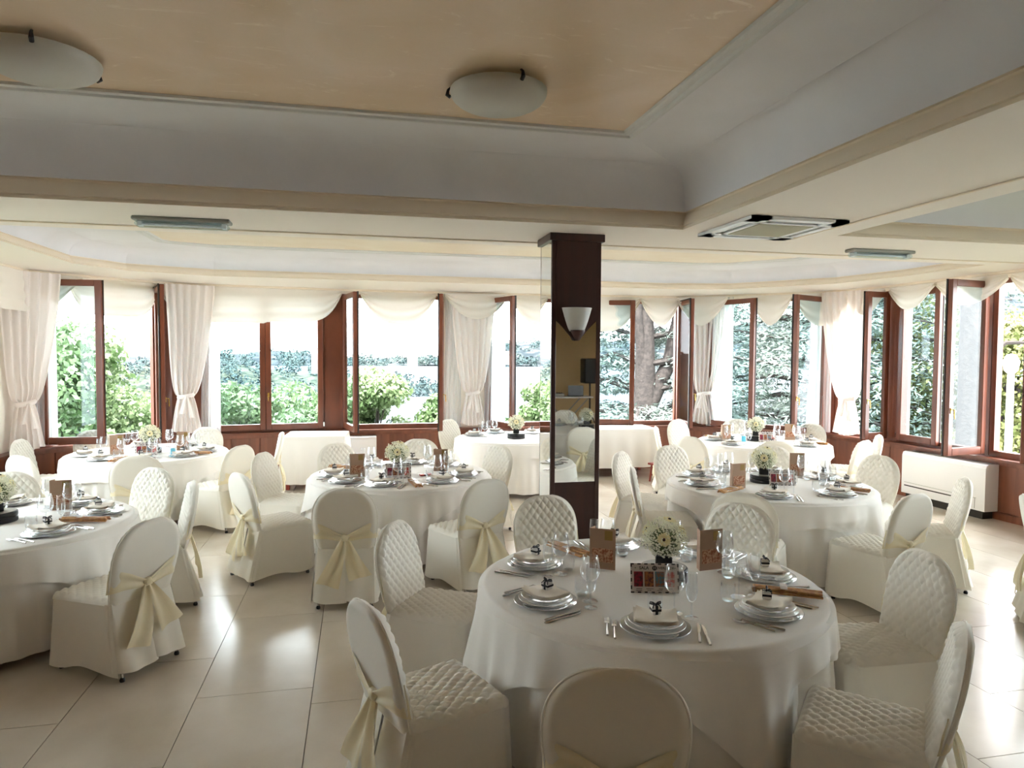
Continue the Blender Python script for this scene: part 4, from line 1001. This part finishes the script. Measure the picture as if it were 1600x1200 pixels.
# ------------------------------------------------------------------ side tables with cloths
def side_table(x, y, a, L_, D_, h, zb, label, label2, leg='redwood'):
    t = empty('side_table', (x, y, 0), rad(a), label=label, category='table')
    MB().box(-L_, L_, -D_, D_, h - .04, h - .008, bev=.004).ob('tabletop', leg, t)
    for sx in (-1, 1):
        for sy in (-1, 1): MB().box(sx * (L_ - .05) - .025, sx * (L_ - .05) + .025, sy * (D_ - .05) - .025, sy * (D_ - .05) + .025, 0, h - .04, bev=.003).ob('leg', leg, t)
    mb = MB(); n = 200
    def fn(u, v):
        P4 = [(-L_, -D_), (L_, -D_), (L_, D_), (-L_, D_), (-L_, -D_)]; per = [2 * L_, 2 * D_, 2 * L_, 2 * D_]; d = (u % 1) * sum(per); i = 0
        while d > per[i] + 1e-9: d -= per[i]; i += 1
        f = d / per[i]; px = P4[i][0] + (P4[i + 1][0] - P4[i][0]) * f; py = P4[i][1] + (P4[i + 1][1] - P4[i][1]) * f
        corner = max(0, 1 - min(f, 1 - f) * per[i] / .12)
        if v < .12: k_ = v / .12; return (px * k_, py * k_, h)
        dd = (v - .12) / .88; drop = (h - zb) * dd; nrm = Vector((px / L_ if abs(abs(px) - L_) < .001 else 0, py / D_ if abs(abs(py) - D_) < .001 else 0))
        out = .012 + .016 * dd * sin(u * 95) * (1 - corner) + .02 * dd + corner * .05 * dd
        return (px + nrm.x * out, py + nrm.y * out, h - .004 - drop + .02 * corner * dd)
    mb.grid(fn, n, 25, wrap=True); o = mb.ob('side_tablecloth', 'cloth', None, True, loc=(x, y, 0), rz=rad(a)); tag(o, label2, 'tablecloth', 'white cloths on side tables')
side_table(-.62, 10.8, -4, .43, .36, .79, .09, 'wooden side table under a white cloth beneath the closed double window', 'white cloth over the side table beneath the closed double window')
side_table(4.1, 10.95, 0, .72, .34, .79, .16, 'wooden side table under a white cloth right of the pillar', 'white cloth over the long side table right of the pillar')
t = empty('wooden_stool', (4.62, 10.12, 0), .4, label='small red wooden stool beside the side table right of the pillar', category='stool')
MB().box(-.13, .13, -.1, .1, .27, .3, bev=.004).ob('seat', 'redwood', t)
for sx in (-1, 1):
    for sy in (-1, 1): MB().tube([(sx * .08, sy * .06, .27), (sx * .1, sy * .08, 0)], .016, 6).ob('leg', 'redwood', t)
# ------------------------------------------------------------------ things behind the camera, seen in the pillar mirror
t = empty('loudspeaker', (5.1, -3.5, 0), PI, label='black loudspeaker on a tripod reflected in the pillar mirror', category='speaker')
MB().box(-.18, .18, -.17, .17, 1.36, 1.92, bev=.02).ob('cabinet', 'black', t); MB().tube([(0, 0, .3), (0, 0, 1.36)], .02, 10).ob('pole', 'black', t, True)
for a in range(3): MB().tube([(0, 0, .75), (.42 * cos(a * 2.1), .42 * sin(a * 2.1), .0)], .013, 8).ob('leg', 'black', t, True)
t = empty('equipment_table', (4.45, -3.4, 0), PI, label='white folding equipment table reflected in the pillar mirror', category='table')
MB().box(-.6, .6, -.3, .3, 1.05, 1.08, bev=.005).ob('tabletop', 'enamel', t)
for s_ in (-1, 1):
    for sy in (-.25, .25): MB().tube([(-.5 * s_, sy, 0), (.5 * s_, sy, 1.05)], .014, 8).ob('leg', 'greymetal', t, True)
t = empty('mixer', (4.25, -3.35, 1.081), PI, label='grey mixer on the reflected equipment table', category='mixer'); MB().box(-.17, .17, -.13, .13, 0, .07, bev=.008).ob('body', 'greymetal', t)
for k in range(6): MB().tube([(-.12 + .048 * k, -.05, .07), (-.12 + .048 * k, -.05, .085)], .012, 8).ob('knob', 'black', t, True)
t = empty('laptop', (4.72, -3.4, 1.081), PI + .2, label='open black laptop on the reflected equipment table', category='laptop'); MB().box(-.17, .17, -.12, .12, 0, .018, bev=.004).ob('keyboard_base', 'black', t); MB().box(-.17, .17, -.13, -.12, .018, .24, bev=.002).ob('lid', 'screen', t)

# ------------------------------------------------------------------ outside
def hmap(name, m_, x0, x1, y0, y1, nx, ny, fz, kind='structure', parent=None):
    mb = MB(); mb.grid(lambda u, v: (x0 + (x1 - x0) * u, y0 + (y1 - y0) * v, fz(x0 + (x1 - x0) * u, y0 + (y1 - y0) * v)), nx, ny); return mb.ob(name, m_, parent, True, kind=kind)
def gz(x, y):
    d = max(0, math.hypot(x - 2, y - 3) - 9); return -1.6 - .16 * d - .25 * sin(x * .3) * sin(y * .23)
hmap('garden_ground', 'grass', -70, 90, -30, 130, 80, 80, lambda x, y: max(-22.5, gz(x, y)) if not (-4.8 < x < 8.4 and -5.2 < y < 12.1) else -1.9)
MB().box(-4500, 4500, 100, 4500, -26, -24).ob('lake', 'water', kind='structure')
def ridge(name, m_, D, a0, a1, hf, depth, seed, z0=-26, n=160):
    rg = random.Random(seed); ph = [rg.random() * 6 for _ in range(6)]; mb = MB()
    def fn(u, v):
        a = rad(a0 + (a1 - a0) * u); r = D + depth * v; h = hf(a0 + (a1 - a0) * u) + D * (.004 * sin(u * 31 + ph[0]) + .002 * sin(u * 77 + ph[1]) + .0009 * sin(u * 210 + ph[2]))
        k = sin(min(1, v * 1.0) * PI / 2); nz = D * .003 * sin(u * 90 + v * 17 + ph[3]) * (1 - v)
        return (r * sin(a), r * cos(a), z0 + (h - z0) * k + nz)
    mb.grid(fn, n, 18); return mb.ob(name, m_, kind='structure', smooth=True)
itp = lambda a, P_: float(np.interp(a, [q[0] for q in P_], [q[1] for q in P_]))
E_ = lambda y_: (545 - y_) / 1080.0       # elevation tangent of a height in the view
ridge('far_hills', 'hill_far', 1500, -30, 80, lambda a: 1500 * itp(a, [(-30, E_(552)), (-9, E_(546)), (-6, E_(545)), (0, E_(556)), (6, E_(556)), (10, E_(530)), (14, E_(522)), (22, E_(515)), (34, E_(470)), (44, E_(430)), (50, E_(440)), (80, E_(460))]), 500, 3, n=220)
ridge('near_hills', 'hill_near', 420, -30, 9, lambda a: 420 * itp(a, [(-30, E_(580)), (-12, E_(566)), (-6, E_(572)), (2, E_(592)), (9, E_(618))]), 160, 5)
rg = random.Random(21)
for az, D, zz, s_, lb in ((-3.3, 450, 1.5, 2.6, 'small pale house on the slope seen through the closed double window'), (4.3, 1500, -14, 11, 'pale lakeside house seen through the open left bay window'), (12.0, 1500, -8, 12, 'pale lakeside house seen just left of the pillar')):
    a = rad(az); t = empty('lakeside_house', (D * .985 * sin(a), D * .985 * cos(a), zz), az, label=lb, category='house', group='houses across the lake')
    MB().box(-s_, s_, -s_ * .7, s_ * .7, -12, s_ * .8).ob('house_wall', 'housewall', t)
    MB().add([(-s_ * 1.1, -s_ * .8, s_ * .8), (s_ * 1.1, -s_ * .8, s_ * .8), (s_ * 1.1, s_ * .8, s_ * .8), (-s_ * 1.1, s_ * .8, s_ * .8), (-s_ * .6, 0, s_ * 1.4), (s_ * .6, 0, s_ * 1.4)], [(0, 1, 5, 4), (1, 2, 5), (2, 3, 4, 5), (3, 0, 4), (0, 3, 2, 1)]).ob('house_roof', 'houseroof', t)

mat('leaf_far', srgb(46, 60, 62), 1, noise=(.03, srgb(66, 78, 76), .4, .6, 3), spec=.1)  # aerial haze painted into the leaves as a bluish tint
def leaves(blobs, n, size, seed, flat=False):
    """blobs: (x, y, z, rx, ry, rz). Leaf positions lie mostly near each blob's skin."""
    r = np.random.default_rng(seed); wts = np.array([b[3] * b[4] + b[3] * b[5] for b in blobs]); wts /= wts.sum(); idx = r.choice(len(blobs), n, p=wts)
    d = r.normal(size=(n, 3)); d /= np.linalg.norm(d, axis=1)[:, None]; rr = r.uniform(.55, 1.02, n) ** .7
    B = np.array(blobs)[idx]; C = B[:, :3] + d * rr[:, None] * B[:, 3:6]; nr = d + r.normal(size=(n, 3)) * .7
    if flat: nr = nr * .5 + np.array([0, 0, 1.])
    nr /= np.linalg.norm(nr, axis=1)[:, None]; return C, nr, r.uniform(.6, 1.3, n) * size, r.uniform(0, 6.28, n)
def tree(name, x, y, zg, zt, rx, n, size, m_, label, group, seed, trunk_r=.15, blobs=None, nb=26, aspect=1.0, branches=10):
    rg = random.Random(seed); t = empty(name, (x, y, zg), 0, label=label, category='tree' if 'tree' in name else 'shrub', group=group); H = zt - zg
    if blobs is None:
        blobs = []
        for k in range(nb):
            a = rg.random() * 2 * PI; q = rg.random() ** .6; hh = rg.uniform(.3, .96); sp = math.sqrt(max(.05, 1 - ((hh - .5) / .55) ** 2)); s_ = rx * rg.uniform(.22, .42)
            blobs.append((cos(a) * q * rx * sp * .75, sin(a) * q * rx * sp * .75, H * hh - s_ * .4, s_, s_, s_ * .8))
    C, nr, sz, sp = leaves(blobs, n, size, seed); link('foliage', quads_np('foliage', m_, C, nr, sz, sp, aspect), t)
    mb = MB(); mb.tube([(0, 0, -.3), (rg.uniform(-.1, .1), 0, H * .3), (rg.uniform(-.2, .2), .1, H * .75)], [trunk_r, trunk_r * .75, trunk_r * .3], 9)
    mb.ob('trunk', 'bark', t, True)
    mb = MB()
    for k in range(branches):
        b = blobs[k * len(blobs) // max(1, branches)]; z1 = max(.2, b[2] * .6); mb.tube([(0, 0, z1), (b[0] * .5, b[1] * .5, (z1 + b[2]) / 2 + .05), (b[0], b[1], b[2])], [trunk_r * .35, trunk_r * .25, trunk_r * .08], 5, caps=False)
    if branches: mb.ob('branches', 'bark', t, True)
    return t
tree('broadleaf_tree', -7.3, 17.5, -3.5, 2.7, 3.0, 26000, .085, 'leaf_fresh', 'leafy green tree outside the leftmost window', 'trees outside', 1, .22, nb=44)
tree('broadleaf_tree', -9.2, 14.5, -2.8, 3.4, 2.6, 16000, .08, 'leaf_fresh', 'leafy green tree beyond the left corner curtain', 'trees outside', 2, .2, nb=36)
SHR = [(q[0], q[1], q[2] + .55, q[3] * 1.3) for q in [(-4.6, 17.5, .7, 1.6), (-3.0, 16.5, .9, 1.5), (-1.9, 18.0, .8, 1.5), (-.9, 16.2, .25, 1.3), (.35, 16.6, 1.15, 1.15), (1.3, 17.2, .1, 1.3), (2.3, 16.2, .55, 1.0), (3.2, 17.5, -.2, 1.2), (4.3, 16.4, 1.0, .95), (5.4, 18, -.1, 1.3)]]
WD = ['below the leftmost tree', 'behind the left sash of the closed window', 'behind the right sash of the closed window', 'low, before the wide wooden window post', 'tall, in the open window of the left bay', 'low, in the middle of the open left bay window', 'rounded, right part of the open left bay window', 'low, behind the symmetrical curtain', 'tall, just left of the pillar', 'low, hidden mostly by the pillar']
for k, (x, y, zt, rx) in enumerate(SHR):
    tree('garden_shrub', x, y, gz(x, y), zt, rx, 12000, .065, 'leaf_shrub' if k % 2 else 'leaf_fresh', 'green garden shrub ' + WD[k], 'garden shrubs below the windows', 30 + k, .07, nb=22, branches=4)
# cedars: flattened tiers of foliage on a heavy trunk
def cedar(x, y, zg, zt, R_, n, label, seed, tr=.5, tiers=9, fork=True):
    rg = random.Random(seed); H = zt - zg; blobs = []; t = empty('cedar_tree', (x, y, zg), 0, label=label, category='tree', group='cedars outside')
    arms = MB()
    for k in range(tiers):
        z = H * (.12 + .84 * k / (tiers - 1)); rad_ = R_ * (1 - .35 * k / (tiers - 1))
        for j in range(7):
            a = 2 * PI * (j + rg.random()) / 7; L_ = rad_ * rg.uniform(.6, 1.1)
            if fork and z > H * .44 and cos(a + 1.98) > .45: continue
            arms.tube([(0, 0, z - .1), (cos(a) * L_ * .5, sin(a) * L_ * .5, z + .25), (cos(a) * L_, sin(a) * L_, z - .1)], [.09, .06, .02], 5, caps=False)
            for q in (.4, .62, .84, 1.0): s_ = R_ * .16 * rg.uniform(.8, 1.3); blobs.append((cos(a) * L_ * q + rg.uniform(-.3, .3), sin(a) * L_ * q + rg.uniform(-.3, .3), z + .15 - .25 * q * q + rg.uniform(-.1, .1), s_ * 1.3, s_ * 1.3, s_ * .4))
    C, nr, sz, sp = leaves(blobs, n, .05, seed, True); link('foliage', quads_np('foliage', 'leaf_cedar', C, nr, sz, sp, 2.0), t)
    mb = MB(); mb.tube([(0, 0, -.5), (.05, 0, H * .35), (0, 0, H * .7), (.2, 0, H)], [tr, tr * .85, tr * .6, tr * .2], 12)
    if fork:
        mb.tube([(0, 0, H * .42), (.7, -.2, H * .58), (1.1, -.3, H * .8), (1.3, -.3, H)], [tr * .6, tr * .5, tr * .35, tr * .1], 10); mb.tube([(0, 0, H * .5), (-.3, -.2, H * .7), (-.5, -.3, H * .95)], [tr * .4, tr * .3, tr * .1], 9)
    mb.ob('trunk', 'bark', t, True); arms.ob('branches', 'bark', t, True)
cedar(8.2, 19.0, -4.2, 6.2, 4.6, 52000, 'large cedar with a thick forked trunk outside the window right of the pillar', 51, .42, 12)
cedar(15.1, 19.5, -4.6, 6.0, 5.8, 62000, 'dense cedar filling the window between the two corner curtains', 52, .4, 15, False)
tree('lime_tree', 17.2, 18.0, -4.0, 4.0, 2.8, 17000, .07, 'leaf_lime', 'yellow-green tree with bare twigs outside the closed right sash', 'trees outside', 61, .16, nb=34, branches=22)
tree('lime_tree', 16.6, 14.4, -4.0, 3.4, 2.3, 15000, .07, 'leaf_lime', 'yellow-green tree outside the opened right sash', 'trees outside', 62, .16, nb=30, branches=20)
t = empty('bare_trunk_tree', (12.55, 12.15, -3), 0, label='tall dark straight trunk outside the right wall window', category='tree'); MB().tube([(0, 0, 0), (.05, 0, 4), (0, 0, 9)], [.26, .22, .18], 12).ob('trunk', 'bark', t, True)
MB().tube([(0, 0, 4.8), (.5, -.4, 5.3), (1.1, -.8, 5.3)], [.08, .05, .02], 6).ob('branch', 'bark', t, True)
t = empty('lamp_post', (14.6, 13.0, -3), 0, label='white garden lamp post outside the right wall window', category='lamp post'); MB().tube([(0, 0, 0), (0, 0, 4.6)], [.09, .07], 12).ob('post', 'enamel', t, True); MB().lathe([(.05, 4.6), (.14, 4.7), (.17, 4.9), (.1, 5.05), (0, 5.08)], 16).ob('lantern', 'frost', t, True)

# distant woods on the slopes: too many and too small to count
bl = []
rg = random.Random(77)
for k in range(230):
    a_ = rg.uniform(-28, 10); q = rg.random(); D = 425 + 150 * q
    h = 420 * itp(a_, [(-30, E_(580)), (-12, E_(566)), (-6, E_(572)), (2, E_(592)), (9, E_(618))]); z = -26 + (h + 26) * sin(min(1, (D - 420) / 160) * PI / 2)
    s_ = rg.uniform(2.5, 5.5); bl.append((D * sin(rad(a_)), D * cos(rad(a_)), z + s_ * .7, s_, s_, s_ * rg.uniform(.8, 1.2)))
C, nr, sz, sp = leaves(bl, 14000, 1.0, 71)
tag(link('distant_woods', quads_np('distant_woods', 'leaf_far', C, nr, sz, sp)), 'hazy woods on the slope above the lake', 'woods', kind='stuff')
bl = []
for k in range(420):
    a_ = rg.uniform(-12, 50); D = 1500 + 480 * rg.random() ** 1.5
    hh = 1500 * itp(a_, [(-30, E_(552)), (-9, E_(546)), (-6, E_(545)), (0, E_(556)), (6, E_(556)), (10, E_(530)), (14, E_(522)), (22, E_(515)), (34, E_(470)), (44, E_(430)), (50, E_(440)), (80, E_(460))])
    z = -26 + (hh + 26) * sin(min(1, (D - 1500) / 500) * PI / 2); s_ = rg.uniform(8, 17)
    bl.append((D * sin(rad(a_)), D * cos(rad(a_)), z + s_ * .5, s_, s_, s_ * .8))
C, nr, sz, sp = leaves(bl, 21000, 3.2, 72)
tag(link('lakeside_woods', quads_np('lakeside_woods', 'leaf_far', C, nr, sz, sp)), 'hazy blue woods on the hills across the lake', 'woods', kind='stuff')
